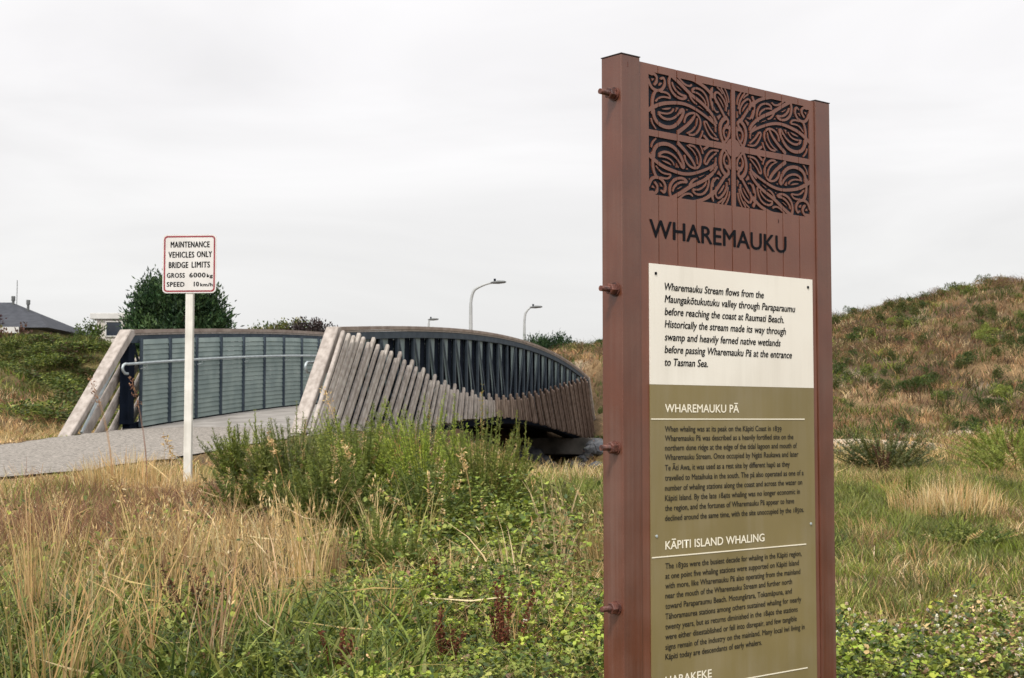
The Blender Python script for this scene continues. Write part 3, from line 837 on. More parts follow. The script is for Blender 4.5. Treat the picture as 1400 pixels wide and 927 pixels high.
to_s = lambda a, b, h: (a, PF - h, b)
lettering('title', [layout('WHAREMAUKU', .0035, .4832, .4106, .0425, bold=0)], M_title, sg, to_s, .0007, .0012)
# the two printed panels
def flat_panel(name, u0, u1, v0, v1, mat, th=.003):
    bm = bmesh.new(); box(bm, ((u0 + u1) / 2, PF - .0005 - th / 2, (v0 + v1) / 2), (u1 - u0, th, v1 - v0)); return bm_obj(name, bm, mat, sg)
cp = flat_panel('cream_panel', 0, .5805, .0800, .3508, M_cream)
op = flat_panel('olive_panel', 0, .5805, SB + .3, .0797, M_olive)
T1 = ["Wharemauku Stream flows from the", "Maungakōtukutuku valley through Paraparaumu", "before reaching the coast at Raumati Beach.", "Historically the stream made its way through", "swamp and heavily ferned native wetlands", "before passing Wharemauku Pā at the entrance", "to Tasman Sea."]
X1 = [(.0476, .3916, .2935), (.0473, .5105, .2656), (.0471, .4665, .2372), (.0468, .4738, .2089), (.0466, .4529, .1797), (.0463, .4956, .1515), (.0461, .1898, .1228)]
lettering('lettering', [layout(t_, a, b, y, .0176, bold=0, shear=.2) for t_, (a, b, y) in zip(T1, X1)], M_black, cp, to_s, .0041, .00050)
T2 = ["When whaling was at its peak on the Kāpiti Coast in 1839", "Wharemauku Pā was described as a heavily fortified site on the", "northern dune ridge at the edge of the tidal lagoon and mouth of", "Wharemauku Stream. Once occupied by Ngāti Raukawa and later", "Te Āti Awa, it was used as a rest site by different hapū as they", "travelled to Mataihuka in the south. The pā also operated as one of a", "number of whaling stations along the coast and across the water on", "Kāpiti Island. By the late 1840s whaling was no longer economic in", "the region, and the fortunes of Wharemauku Pā appear to have", "declined around the same time, with the site unoccupied by the 1850s."]
X2 = [(.0458, .4528, -.0258), (.0457, .4978, -.0465), (.0455, .5111, -.0679), (.0453, .5162, -.089), (.0451, .483, -.1124), (.0449, .536, -.135), (.0447, .53, -.1576), (.0445, .5206, -.1801), (.0443, .4982, -.2023), (.0441, .5355, -.2248)]
T3 = ["The 1830s were the busiest decade for whaling in the Kāpiti region,", "at one point five whaling stations were supported on Kāpiti Island", "with more, like Wharemauku Pā also operating from the mainland", "near the mouth of the Wharemauku Stream and further north", "toward Paraparaumu Beach. Motungārara, Tokamāpuna, and", "Tāhoramaurea stations among others sustained whaling for nearly", "twenty years, but as returns diminished in the 1840s the stations", "were either disestablished or fell into disrepair, and few tangible", "signs remain of the industry on the mainland. Many local iwi living in", "Kāpiti today are descendants of early whalers."]
X3 = [(.0443, .5245, -.331), (.0441, .5137, -.3531), (.0439, .5188, -.3747), (.0437, .4864, -.3966), (.0435, .4853, -.4194), (.0433, .5209, -.4421), (.0431, .5068, -.4648), (.0429, .5029, -.4871), (.0427, .5332, -.5094), (.0426, .3716, -.5312)]
body = [layout(t_, a, b, y, .0133, bold=0, oldstyle=True) for t_, (a, b, y) in list(zip(T2, X2)) + list(zip(T3, X3))]
lettering('lettering', body[:10], M_olive_t, op, to_s, .0041, .00035)
lettering('lettering', body[10:], M_olive_t, op, to_s, .0041, .00035)
heads = [layout("WHAREMAUKU PĀ", .0462, .2968, .018, .0192, bold=0), layout("KĀPITI ISLAND WHALING", .0447, .3847, -.2881, .0192, bold=0), layout("HARAKEKE", .0421, .1942, -.5866, .0192, bold=0)]
for hd_ in heads: lettering('heading', [hd_], M_cream_t, op, to_s, .0041, .0006)
for v in (.0025, -.3038, -.604):
    bm = bmesh.new(); box(bm, (.272, PF - .0041, v), (.5415, .0006, .0026)); bm_obj('rule_line', bm, M_cream_t, op)
for par, pts_, mm in ((cp, ((.019, .329), (.562, .3305)), M_black), (op, ((.0165, -.2573), (.5624, -.2553)), M_galv)):
    for a, b in pts_:
        bm = bmesh.new(); tube(bm, [(a, PF - .0030, b), (a, PF - .0052, b), (a, PF - .0058, b)], [.0036, .0034, .002], 12); fixn(bm); bm_obj('screw', bm, mm, par)

# ------------------------------------------------------------------ the white limit sign on its post
qx, qy = -2.668, 11.7
rs = thing('road_sign', 'square white red-bordered bridge limits sign on a white post in the dry grass', 'sign', (qx, qy, EYE), rotz=R(-4))
gzz = gz(qx, qy)
bm = bmesh.new(); box(bm, (0, .035, (1.50 + gzz - .1) / 2), (.064, .05, 1.50 - gzz + .1), bev=.006); bm_obj('post', bm, M_white, rs)
def rrect(w, h, r, n=7):
    out = []
    for cx_, cy_, a0 in ((w / 2 - r, h / 2 - r, 0), (-w / 2 + r, h / 2 - r, 90), (-w / 2 + r, -h / 2 + r, 180), (w / 2 - r, -h / 2 + r, 270)):
        for k in range(n): a = R(a0 + 90 * k / (n - 1)); out.append((cx_ + r * math.cos(a), cy_ + r * math.sin(a)))
    return out
PC = 1.291; PW, PH = .452, .486
bm = bmesh.new(); prism(bm, rrect(PW, PH, .036), -.002, .002, lambda a, b, h: (a, h + .006, b + PC)); fixn(bm); plate = bm_obj('plate', bm, M_plate, rs)
bm = bmesh.new()
o_, i_ = rrect(PW - .020, PH - .020, .030), rrect(PW - .046, PH - .046, .020)
vo = [bm.verts.new((a, .0032, b + PC)) for a, b in o_]; vi = [bm.verts.new((a, .0032, b + PC)) for a, b in i_]
for k in range(len(vo)): q = (k + 1) % len(vo); bm.faces.new((vo[k], vi[k], vi[q], vo[q]))
bmesh.ops.recalc_face_normals(bm, faces=bm.faces[:]); bm_obj('border', bm, M_red, plate)
# rows measured from the plate's upper left corner as fractions
def row(t_, x0, x1, yb, cap): return layout(t_, -PW / 2 + x0 * PW, -PW / 2 + x1 * PW, PC + PH / 2 - yb * PH, cap * PH, bold=0, track=.06)
rows = [row('MAINTENANCE', .150, .870, .218, .105), row('VEHICLES', .110, .585, .392, .105), row('ONLY', .640, .915, .386, .105), row('BRIDGE', .120, .475, .568, .105), row('LIMITS', .545, .880, .564, .105),
        row('GROSS', .085, .415, .735, .082), row('6000', .505, .800, .731, .082), row('kg', .830, .935, .731, .060), row('SPEED', .085, .410, .888, .082), row('10', .590, .680, .884, .082), row('km/h', .710, .935, .884, .058)]
for rw_ in rows: lettering('lettering', [rw_], M_black, plate, lambda a, b, h: (a, -h, b), -.0031, .0022)

# ------------------------------------------------------------------ houses, lamps
def house_grey():
    x, y = -32.5, 76.0
    g = gz(x, y)
    h = thing('house', 'house with a dark grey hipped roof behind the grassy bank', 'house', (x, y, EYE))
    ev = 4.6
    bm = bmesh.new(); box(bm, (3.0, 0, (ev + g) / 2), (11.2, 9, ev - g)); bm_obj('wall', bm, M_wall, h)
    def hip(bm, cx, cy, w, d, z0, rise, ridge):
        a = [bm.verts.new((cx + sx_ * w / 2, cy + sy_ * d / 2, z0)) for sx_, sy_ in ((-1, -1), (1, -1), (1, 1), (-1, 1))]
        b = [bm.verts.new((cx - ridge / 2, cy, z0 + rise)), bm.verts.new((cx + ridge / 2, cy, z0 + rise))]
        for f in ((a[0], a[1], b[1], b[0]), (a[1], a[2], b[1]), (a[2], a[3], b[0], b[1]), (a[3], a[0], b[0]), (a[3], a[2], a[1], a[0])): bm.faces.new(f)
    bm = bmesh.new(); hip(bm, 3.0, 0, 12.4, 10, ev, 1.7, 5.4); bm_obj('roof', bm, M_roof, h)
    bm = bmesh.new(); hip(bm, 6.9, -2.5, 5.6, 7.6, ev - .05, .98, 2.0); rf = bm_obj('roof', bm, M_roof, h)
    for cx_, cz, hh in ((5.9, 6.1, .5), (6.7, 5.9, .5)):
        bm = bmesh.new(); tube(bm, [(cx_, -.4, cz - .5), (cx_, -.4, cz + hh - .25), (cx_, -.4, cz + hh - .24), (cx_, -.4, cz + hh)], [.07, .07, .11, .11], 8); fixn(bm); bm_obj('flue', bm, M_lamp_dark, h)
    bm = bmesh.new(); tube(bm, [(5.6, 1.0, 5.6), (5.6, 1.0, 7.6)], .02, 5)
    fixn(bm); bm_obj('aerial', bm, M_lamp_dark, h)
    bm = bmesh.new(); box(bm, (7.0, -6.36, 4.42), (2.6, .08, .30)); bm_obj('fascia', bm, M_fascia, h)
    bm = bmesh.new(); box(bm, (-1.6, -4.52, 3.4), (1.8, .06, 1.2)); bm_obj('window', bm, M_window, h)
house_grey()
def house_white():
    x, y = -22.2, 82.0; g = gz(x, y)
    h = thing('house', 'pale flat-roofed house with one dark window beside the big conifer', 'house', (x, y, EYE))
    bm = bmesh.new(); box(bm, (0, 2, (5.75 + g) / 2), (3.0, 6, 5.75 - g)); bm_obj('wall', bm, M_wall, h)
    bm = bmesh.new(); box(bm, (-.1, 2, 5.93), (3.5, 6.4, .34), bev=.03); bm_obj('roof', bm, M_fascia, h)
    f = bm = bmesh.new(); box(bm, (-.5, -1.02, 5.2), (.86, .08, .78)); w = bm_obj('window', bm, M_window, h)
    bm = bmesh.new()
    for a, b, c_, d in ((-.5, 5.62, .98, .06), (-.5, 4.78, .98, .06), (-.96, 5.2, .06, .78), (-.04, 5.2, .06, .78)): box(bm, (a, -1.05, b), (c_, .1, d))
    bm_obj('frame', bm, M_fascia, w)
house_white()
def lamp(x, y, top, arm, label, rz=0.0, hs=1.0):
    g = gz(x, y)
    l = thing('street_lamp', label, 'street lamp', (x, y, EYE + g), 'street lamps beyond the bridge', rz)
    H = top - g
    bm = bmesh.new()
    pts = [(0, 0, 0), (0, 0, H * .5), (0, 0, H - 1.35)]
    pts += [(.0 + arm * .30 * (1 - math.cos(a)), 0, H - 1.35 + .95 * math.sin(a)) for a in np.linspace(.15, 1.25, 7)]
    p = pts[-1]; pts += [(p[0] + (arm - p[0]) * k, 0, p[2] + (H - .12 - p[2]) * (1 - (1 - k) ** 1.6)) for k in (.2, .4, .6, .8, 1)]
    tube(bm, pts, [.12, .10, .085] + [.075] * 7 + [.065, .06, .055, .05, .05], 8); fixn(bm); bm_obj('pole', bm, M_lamp, l, smooth=True)
    bm = bmesh.new(); tube(bm, [(arm - .1, 0, H - .12), (arm + .05, 0, H - .11), (arm + .3, 0, H - .08), (arm + .62, 0, H - .06), (arm + .72, 0, H - .05)], [.05, .11, .15, .11, .05], 10)
    for v in bm.verts: v.co.z = H - .09 + (v.co.z - H + .09) * .62
    fixn(bm); hd = bm_obj('lamp_head', bm, M_lamp_dark, l, smooth=True)
    bm = bmesh.new(); tube(bm, [(arm + .12, 0, H - .02), (arm + .12, 0, H + .10)], .06, 8); fixn(bm); bm_obj('photocell', bm, M_steel_dark, hd)
lamp(-2.18, 75, 7.38, 1.15, 'tallest grey street lamp curving right above the bridge rail')
lamp(.8, 92, 7.42, .45, 'slim grey street lamp to the right of the tallest one')
lamp(-6.35, 108, 7.75, .05, 'most distant pale street lamp whose tip just shows over the rail')
# ------------------------------------------------------------------ plants
def nrm(a): return a / np.maximum(np.linalg.norm(a, axis=-1, keepdims=True), 1e-9)
class Acc:
    """gathers quads with a colour per vertex"""
    def __init__(s): s.V, s.F, s.C, s.n = [], [], [], 0
    def add(s, V, F, Cc):
        if len(V) == 0: return
        s.V.append(V); s.F.append(F + s.n); s.C.append(Cc); s.n += len(V)
    def build(s, name, mat, parent=None, kind=None):
        return fast_obj(name, np.concatenate(s.V), np.concatenate(s.F), mat, np.concatenate(s.C), parent=parent, kind=kind)
    def mesh_only(s, name, mat):
        o = s.build(name, mat); me = o.data; bpy.data.objects.remove(o); return me

def blades(acc, P, h, w, lean, col0, col1, rg, seg=3, curl=1.8, tipw=.12, yaw=None):
    """ribbons: P (n,3) feet, h heights, w widths, lean horizontal reach as a share of the height"""
    n = len(P)
    if n == 0: return
    ya = rg.uniform(0, 2 * np.pi, n) if yaw is None else yaw
    d = np.stack([np.cos(ya), np.sin(ya), np.zeros(n)], 1)
    tw = rg.uniform(0, 2 * np.pi, n); sd = np.stack([np.cos(tw), np.sin(tw), rg.normal(0, .15, n)], 1)
    V = np.zeros((n, seg + 1, 2, 3)); Cc = np.zeros((n, seg + 1, 2, 3))
    cu = curl * rg.uniform(.8, 1.3, n)
    for k in range(seg + 1):
        s = k / seg
        c = P + d * (h * lean * s ** cu)[:, None]
        c[:, 2] += h * (s - .35 * np.clip(lean, 0, 1.2) * s ** (cu + .6))
        ww = w * (1 - (1 - tipw) * s ** 1.6) * .5
        V[:, k, 0] = c - sd * ww[:, None]; V[:, k, 1] = c + sd * ww[:, None]
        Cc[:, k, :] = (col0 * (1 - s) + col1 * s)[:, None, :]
    base = np.arange(n)[:, None] * (2 * (seg + 1))
    F = []
    for k in range(seg):
        a = 2 * k; F.append(np.concatenate([base + a, base + a + 1, base + a + 3, base + a + 2], 1))
    acc.add(V.reshape(-1, 3), np.concatenate(F), Cc.reshape(-1, 3))

def leaves(acc, P, D, l, w, col, rg, fold=.15, mid=.45):
    """rhombic leaves at P pointing along D"""
    n = len(P)
    if n == 0: return
    sd = nrm(np.cross(D, rg.normal(0, 1, (n, 3)))); up = np.cross(sd, D)
    l = np.broadcast_to(l, n)[:, None]; w = np.broadcast_to(w, n)[:, None]
    V = np.stack([P, P + D * l * mid + sd * w * .5 + up * l * fold * .5, P + D * l, P + D * l * mid - sd * w * .5 + up * l * fold * .5], 1)
    Cc = np.repeat(col[:, None, :], 4, 1)
    F = np.arange(4 * n).reshape(n, 4)
    acc.add(V.reshape(-1, 3), F, Cc.reshape(-1, 3))

def flat_leaves(acc, P, yaw, l, w, tilt, col, rg):
    """leaves held level: direction yaw, tilt up or down"""
    n = len(P)
    if n == 0: return
    D = np.stack([np.cos(yaw) * np.cos(tilt), np.sin(yaw) * np.cos(tilt), np.sin(tilt)], 1)
    sd = np.stack([-np.sin(yaw), np.cos(yaw), rg.normal(0, .25, n)], 1)
    l = np.broadcast_to(l, n)[:, None]; w = np.broadcast_to(w, n)[:, None]
    up = np.cross(D, sd) * np.where(np.cross(D, sd)[:, 2:] > 0, 1, -1) * w * .16
    a1, a2 = P + D * l * .38 + sd * w * .40 + up, P + D * l * .80 + sd * w * .46 + up
    b1, b2 = P + D * l * .38 - sd * w * .40 + up, P + D * l * .80 - sd * w * .46 + up
    V = np.stack([P, a1, a2, P + D * l, b2, b1], 1)
    b = np.arange(n)[:, None] * 6
    F = np.concatenate([b + np.array([[0, 1, 2, 3]]), b + np.array([[0, 3, 4, 5]])])
    acc.add(V.reshape(-1, 3), F, np.repeat(col[:, None, :], 6, 1).reshape(-1, 3))

def pick(pal, n, rg, jit=.18):
    pal = np.asarray(pal); c = pal[rg.integers(0, len(pal), n)]
    k = rg.uniform(0, 1, (n, 1)); c = c * (1 - k * .35) + pal[rg.integers(0, len(pal), n)] * k * .35
    return np.clip(c * rg.uniform(1 - jit, 1 + jit, (n, 1)) * (1 + rg.normal(0, .04, (n, 3))), .004, .95)
STRAW = lin((212, 182, 128), (222, 196, 146), (192, 158, 106), (204, 172, 120), (230, 210, 168), (176, 140, 94))
STRAW_D = lin((132, 98, 74), (112, 84, 68), (146, 112, 84), (122, 92, 78))
GREEN = lin((124, 136, 60), (106, 120, 48), (138, 146, 68), (90, 104, 46), (148, 150, 78))
GREEN_D = lin((66, 82, 36), (56, 72, 34), (76, 92, 40), (70, 86, 46))
LIME = lin((146, 158, 62), (128, 144, 52), (158, 164, 72), (116, 134, 48))
OLIVE = lin((116, 112, 60), (100, 98, 54), (130, 122, 70), (90, 90, 50))
RUST = lin((122, 74, 54), (100, 58, 44), (138, 90, 66), (88, 52, 42))
BROWN = lin((92, 64, 50), (74, 52, 44), (104, 76, 58))

def scatter(n, x0, x1, y0, y1, rg, dens=None, margin=1.3):
    """n random points in the box, kept within what the camera or a step aside can see, thinned by dens(x,y)"""
    x = rg.uniform(x0, x1, n); y = rg.uniform(y0, y1, n)
    k = (np.abs(x) < .37 * y + margin)
    if dens is not None: k &= rg.uniform(0, 1, n) < dens(x, y)
    x, y = x[k], y[k]
    k = (path_d(x, y) > rg.normal(0, .12, len(x))) & ~on_bridge(x, y, .1)
    k &= ~((np.hypot(x - .52, y - 3.36) < .45))
    x, y = x[k], y[k]
    return x, y, np.stack([x, y, ground(x, y) + EYE - .01], 1)

def el(x, y, cx, cy, rx, ry, p=2): return np.exp(-(((x - cx) / rx) ** 2 + ((y - cy) / ry) ** 2))
def clumps(nc, x0, x1, y0, y1, rg, dens, nb, r0, r1, margin=1.3):
    """tufts: centres thinned by dens, each with about nb blades; gives x, y, feet, tuft index, outward yaw, share of the tuft radius"""
    cx, cy, _ = scatter(nc, x0, x1, y0, y1, rg, dens, margin)
    m = len(cx); k = np.maximum(3, (nb * rg.uniform(.3, 1.7, m)).astype(int)); i = np.repeat(np.arange(m), k); n = len(i)
    rad = rg.uniform(r0, r1, m)[i]; a = rg.uniform(0, 6.28, n); q = np.sqrt(rg.uniform(0, 1, n))
    x = cx[i] + np.cos(a) * q * rad; y = cy[i] + np.sin(a) * q * rad
    ok = (path_d(x, y) > .02) & ~on_bridge(x, y, .1) & ~(np.hypot(x - .52, y - 3.36) < .45)
    x, y, i, a, q = x[ok], y[ok], i[ok], a[ok], q[ok]
    return x, y, np.stack([x, y, ground(x, y) + EYE - .01], 1), i, a, q, m
# where the tall straw stands (ground plan)
def pole_gap(x, y): return np.clip(np.hypot(x + 2.62, y - 11.4) / 1.3, .22, 1)
def straw_d(x, y):
    e = 1.0 * el(x, y, -1.05, 7.2, .60, .8) + .9 * el(x, y, -1.95, 6.1, .75, .65) + .9 * el(x, y, -1.65, 7.6, .6, .9) + .5 * el(x, y, -2.5, 10.5, .5, .7) + .35 * el(x, y, .62, 8.2, .35, .9)
    e = e + .65 * el(x, y, -1.75, 5.6, .8, .5)
    return np.clip(e * 1.1 * np.clip((N1.fbm(x, y, 1.6, 2) - .36) * 4, 0.03, 1.2), 0, 1)
def brown_d(x, y): return np.clip(1.2 * el(x, y, -2.75, 9.0, .65, .8) + .8 * el(x, y, -2.6, 10.6, .9, .7), 0, 1)
rg = np.random.default_rng(21)

# 1. short green and half-dry grass in the near field
acc = Acc()
x, y, P = scatter(110000, -6.5, 6.5, 3.4, 14, rg, lambda x, y: .85 * (1 - .55 * brown_d(x, y)) * (1 - .62 * straw_d(x, y)) * np.clip(.35 + 1.2 * N2.fbm(x, y, .8, 2), 0, 1))
n = len(x); wet = sm(.42, .56, N3.fbm(x, y, .9, 3) + .08 * (x < 0) * (y < 7.4) - .05 * straw_d(x, y))
c = pick(STRAW, n, rg) * (1 - wet)[:, None] + pick(GREEN, n, rg) * wet[:, None]
kk = rg.uniform(0, 1, n) < straw_d(x, y) * .8; c[kk] = pick(np.concatenate([GREEN_D, OLIVE, STRAW_D, GREEN]), kk.sum(), rg)
h = rg.uniform(.08, .26, n) * (.7 + .6 * N2(x, y, 1.3)) * np.clip(path_d(x, y) / 2.2, .22, 1) * (1 - .55 * sm(.5, 1.0, x)) * pole_gap(x, y)
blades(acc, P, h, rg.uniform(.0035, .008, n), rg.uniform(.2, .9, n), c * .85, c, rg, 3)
acc.build('near_grass', M_leaf, kind='stuff')
bpy.data.objects['near_grass']['label'] = 'short mixed green and dry grass covering the near ground'; bpy.data.objects['near_grass']['category'] = 'grass'

# 2. tall straw with seed heads
acc = Acc()
x, y, P, ci, ya, q, m = clumps(1500, -5.2, 1.4, 4.4, 12.4, rg, lambda x, y: np.clip(straw_d(x, y) * 1.3, 0, 1), 24, .04, .13)
n = len(x); ch_ = rg.uniform(.45, 1.15, m)[ci]
h = rg.uniform(.32, .66, n) * ch_ * np.clip(path_d(x, y) / 1.6, .25, 1) * pole_gap(x, y) * np.clip(1.08 - .17 * (y - 6.2), .30, 1.08)
cc_ = pick(STRAW, m, rg, .12); kd = rg.uniform(0, 1, m); cc_[kd < .16] = pick(STRAW_D, (kd < .16).sum(), rg) * 1.25; cc_[kd > .84] = pick(np.concatenate([GREEN, OLIVE]), (kd > .84).sum(), rg)
c = cc_[ci] * .65 + pick(STRAW, n, rg) * .35
ya = ya + rg.normal(0, .6, n); tilt = rg.uniform(0, 6.28, m)[ci]; ya = np.where(rg.uniform(0, 1, n) < .4, tilt, ya)
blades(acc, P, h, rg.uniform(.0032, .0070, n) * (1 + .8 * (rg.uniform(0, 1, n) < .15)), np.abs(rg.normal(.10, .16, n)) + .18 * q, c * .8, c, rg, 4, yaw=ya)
k = rg.uniform(0, 1, n) < .11
hp = P[k].copy(); hp[:, 2] += h[k] * .88; hp[:, 0] += np.cos(ya[k]) * h[k] * .15; hp[:, 1] += np.sin(ya[k]) * h[k] * .15
nk = len(hp)
for q in range(5):
    pp = hp + rg.normal(0, .006, (nk, 3)); pp[:, 2] += rg.uniform(-.05, .05, nk)
    leaves(acc, pp, nrm(rg.normal(0, .35, (nk, 3)) + np.array([0, 0, 1])), rg.uniform(.02, .045, nk), .008, pick(STRAW, nk, rg), rg)
# broken and lying stalks
x, y, P = scatter(1900, -5, 1.2, 4.6, 11.5, rg, lambda x, y: straw_d(x, y))
n = len(x); P[:, 2] += rg.uniform(.05, .25, n)
leaves(acc, P, nrm(np.stack([rg.normal(0, 1, n), rg.normal(0, 1, n), rg.normal(.1, .35, n)], 1)), rg.uniform(.15, .45, n), rg.uniform(.004, .009, n), pick(STRAW, n, rg), rg)
o = acc.build('tall_dry_grass', M_straw, kind='stuff'); o['label'] = 'tall straw coloured dead grass standing in drifts left of the brown sign'; o['category'] = 'grass'

# 3. dark brown dead stems by the path
acc = Acc()
x, y, P = scatter(26000, -5.6, -1.4, 7.0, 12.0, rg, lambda x, y: brown_d(x, y) * .8)
n = len(x); c = pick(STRAW_D, n, rg)
blades(acc, P, rg.uniform(.12, .34, n) * np.clip(path_d(x, y) / 1.4, .3, 1) * pole_gap(x, y), rg.uniform(.003, .007, n), rg.uniform(.2, 1.0, n), c, c * 1.1, rg, 3)
o = acc.build('dead_brown_grass', M_straw, kind='stuff'); o['label'] = 'low dark brown dead grass and stems beside the path'; o['category'] = 'grass'

# 4. broad low leaves: clover and creeping weeds along the front
acc = Acc()
def clov(x, y): 
    yy = y + .85 * sm(.3, 1.0, x); e = 1 - sm(6.4, 7.3, yy + 1.1 * (N1.fbm(x, y, .9, 2) - .5))
    left = 1 - .93 * (1 - sm(-1.25, -.45, x + .4 * (N2(x, y, 1.4) - .5)))
    return e * left
def weed(x, y): return np.clip(el(x, y, -.35, 8.2, .55, .8) + .9 * el(x, y, -.55, 9.6, .45, .6) + .6 * el(x, y, .15, 7.9, .4, .5), 0, 1)
x, y, P = scatter(125000, -3.4, 4.4, 4.0, 8.2, rg, lambda x, y: clov(x, y) * .95)
n = len(x); hh = rg.uniform(.03, .17, n) * (.55 + .9 * N2(x, y, 2.1)); P[:, 2] += hh
yel = (N3.fbm(x, y, 1.6, 2) > .56)
c = pick(GREEN * 1.15, n, rg, .3); cy_ = pick(LIME * 1.2, n, rg, .25); c = np.where((yel & (rg.uniform(0, 1, n) < .6))[:, None], cy_, c)
dk = rg.uniform(0, 1, n) < .3; c[dk] = pick(GREEN_D, dk.sum(), rg)
ru = (rg.uniform(0, 1, n) < .05 + .25 * (N4.fbm(x, y, 1.3, 2) > .62)); c[ru] = pick(np.concatenate([STRAW_D, OLIVE, STRAW[:2]]), ru.sum(), rg)
y0 = rg.uniform(0, 6.28, n); sz = .009 + .019 * rg.uniform(0, 1, n) ** 1.6
for q in range(3): flat_leaves(acc, P, y0 + q * 2.09 + rg.normal(0, .2, n), sz, sz * .85, rg.normal(.15, .55, n), c * rg.uniform(.85, 1.12, (n, 1)), rg)
x, y, P = scatter(42000, -2.2, 1.8, 6.6, 11, rg, lambda x, y: weed(x, y))
n = len(x); P[:, 2] += rg.uniform(.03, .30, n) * np.clip(.5 + .9 * N2(x, y, 1.5), .3, 1.3)
c = pick(np.concatenate([LIME[:2], GREEN, GREEN_D]) * 1.15, n, rg, .25); sz = rg.uniform(.018, .046, n)
flat_leaves(acc, P, rg.uniform(0, 6.28, n), sz, sz * .75, rg.normal(-.25, .45, n), c, rg)
x, y, P = scatter(14000, -3.4, .2, 5.4, 9.6, rg, lambda x, y: np.clip((N2.fbm(x, y, 1.3, 2) - .48) * 7, 0, .9) * np.clip(.25 + straw_d(x, y), 0, 1))
n = len(x); P[:, 2] += rg.uniform(.02, .22, n)
c = pick(np.concatenate([GREEN, GREEN_D, LIME[:1]]), n, rg, .25); sz = rg.uniform(.02, .05, n)
flat_leaves(acc, P, rg.uniform(0, 6.28, n), sz, sz * .6, rg.normal(.1, .5, n), c, rg)
# long strap leaves at the lower left
x, y, P = scatter(5000, -3.0, -.3, 4.6, 6.6, rg, lambda x, y: np.clip(.25 + el(x, y, -1.5, 5.4, .9, .7), 0, .85))
n = len(x); c = pick(np.concatenate([GREEN, GREEN_D]), n, rg)
blades(acc, P, rg.uniform(.12, .34, n), rg.uniform(.008, .020, n), rg.uniform(.3, 1.1, n), c * .9, c, rg, 4)
o = acc.build('creeping_weeds', M_leaf, kind='stuff'); o['label'] = 'low clover and leafy weeds carpeting the front of the field'; o['category'] = 'ground cover'
# clover flower heads
acc = Acc()
x, y, P = scatter(7000, -1.2, 4.4, 4.4, 7.9, rg, lambda x, y: clov(x, y) * (.015 + .6 * sm(.5, 1.1, x) * np.clip(2.2 * N4.fbm(x, y, 1.6, 2) - .5, .1, 1)))
n = len(x); P[:, 2] += rg.uniform(.10, .18, n)
c = pick(lin((240, 234, 220), (232, 224, 206), (222, 206, 184), (238, 232, 220), (204, 170, 138)), n, rg, .08)
for q in range(26):
    dd = nrm(rg.normal(0, 1, (n, 3)) + np.array([0, 0, .25])); leaves(acc, P, dd, rg.uniform(.0075, .010, n), .0055, c * 1.15 * rg.uniform(.85, 1.05, (n, 1)), rg, .5)
x2 = P.copy(); x2[:, 2] -= .12
blades(acc, x2, np.full(n, .125), np.full(n, .002), rg.uniform(0, .05, n), pick(GREEN, n, rg), pick(GREEN, n, rg), rg, 2)
o = acc.build('clover_flowers', M_straw, kind='stuff'); o['label'] = 'white clover flower heads dotted over the low weeds'; o['category'] = 'flowers'

def mosaic(m, cx, cy, rg, wetbias=0.0, dry=None):
    """a colour per tuft, green or dry in drifts"""
    w = .5 * N4.fbm(cx, cy, .55, 3) + .5 * N2.fbm(cx, cy, 1.5, 2) + wetbias + rg.normal(0, .09, m)
    out = np.where((w > .52)[:, None], pick(np.concatenate([GREEN, LIME[:2], OLIVE, OLIVE[:2], GREEN_D[:2]]), m, rg), pick(np.concatenate([STRAW, STRAW[:4], OLIVE[:2], STRAW_D * 1.2]) if dry is None else dry, m, rg))
    return out
# 5. the field further back
acc = Acc()
x, y, P, ci, ya, q, m = clumps(16000, -16, 15, 11.5, 38, rg, lambda x, y: np.clip(.15 + 1.3 * N1.fbm(x, y, .5, 2), 0, 1) * (1 - sm(32, 38, y)) * (1 - .96 * bare(x, y)) * (stream_d(x, y) > 1.9), 15, .08, .34)
n = len(x); cx_ = np.zeros(m); cy_ = np.zeros(m); cx_[ci] = x; cy_[ci] = y
c = mosaic(m, cx_, cy_, rg, .05 * (1 - sm(14, 24, cy_)) * (cx_ > 1) - .10 * (1 - sm(-7, -5, cx_)) - .03)[ci] * rg.uniform(.8, 1.2, (n, 1))
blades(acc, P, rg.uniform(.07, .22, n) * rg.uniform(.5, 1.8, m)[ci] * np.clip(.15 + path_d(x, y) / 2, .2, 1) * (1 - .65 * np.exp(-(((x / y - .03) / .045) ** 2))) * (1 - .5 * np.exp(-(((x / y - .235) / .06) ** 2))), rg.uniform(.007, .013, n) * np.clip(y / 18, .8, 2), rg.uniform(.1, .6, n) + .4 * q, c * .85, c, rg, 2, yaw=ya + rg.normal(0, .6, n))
o = acc.build('field_grass', M_straw, kind='stuff'); o['label'] = 'mixed green and straw grass over the middle field'; o['category'] = 'grass'
# mid strip 8-14 m on the right: greener, with pale clumps
acc = Acc()
x, y, P, ci, ya, q, m = clumps(8500, .5, 7.2, 5.9, 14.5, rg, lambda x, y: np.clip(.35 + 1.3 * N1.fbm(x, y, .9, 2), 0, 1) * (1 - .9 * bare(x, y)), 34, .05, .20)
n = len(x); cx_ = np.zeros(m); cy_ = np.zeros(m); cx_[ci] = x; cy_[ci] = y
c = mosaic(m, cx_, cy_, rg, .02)[ci] * rg.uniform(.8, 1.2, (n, 1))
blades(acc, P, rg.uniform(.03, .095, n) * rg.uniform(.5, 1.9, m)[ci], rg.uniform(.003, .0062, n), rg.uniform(.05, .5, n) + .35 * q, c * .85, c, rg, 3, yaw=ya + rg.normal(0, .6, n))
o = acc.build('meadow_grass', M_leaf, kind='stuff'); o['label'] = 'rough meadow grass between the clover and the dune, right of the brown sign'; o['category'] = 'grass'
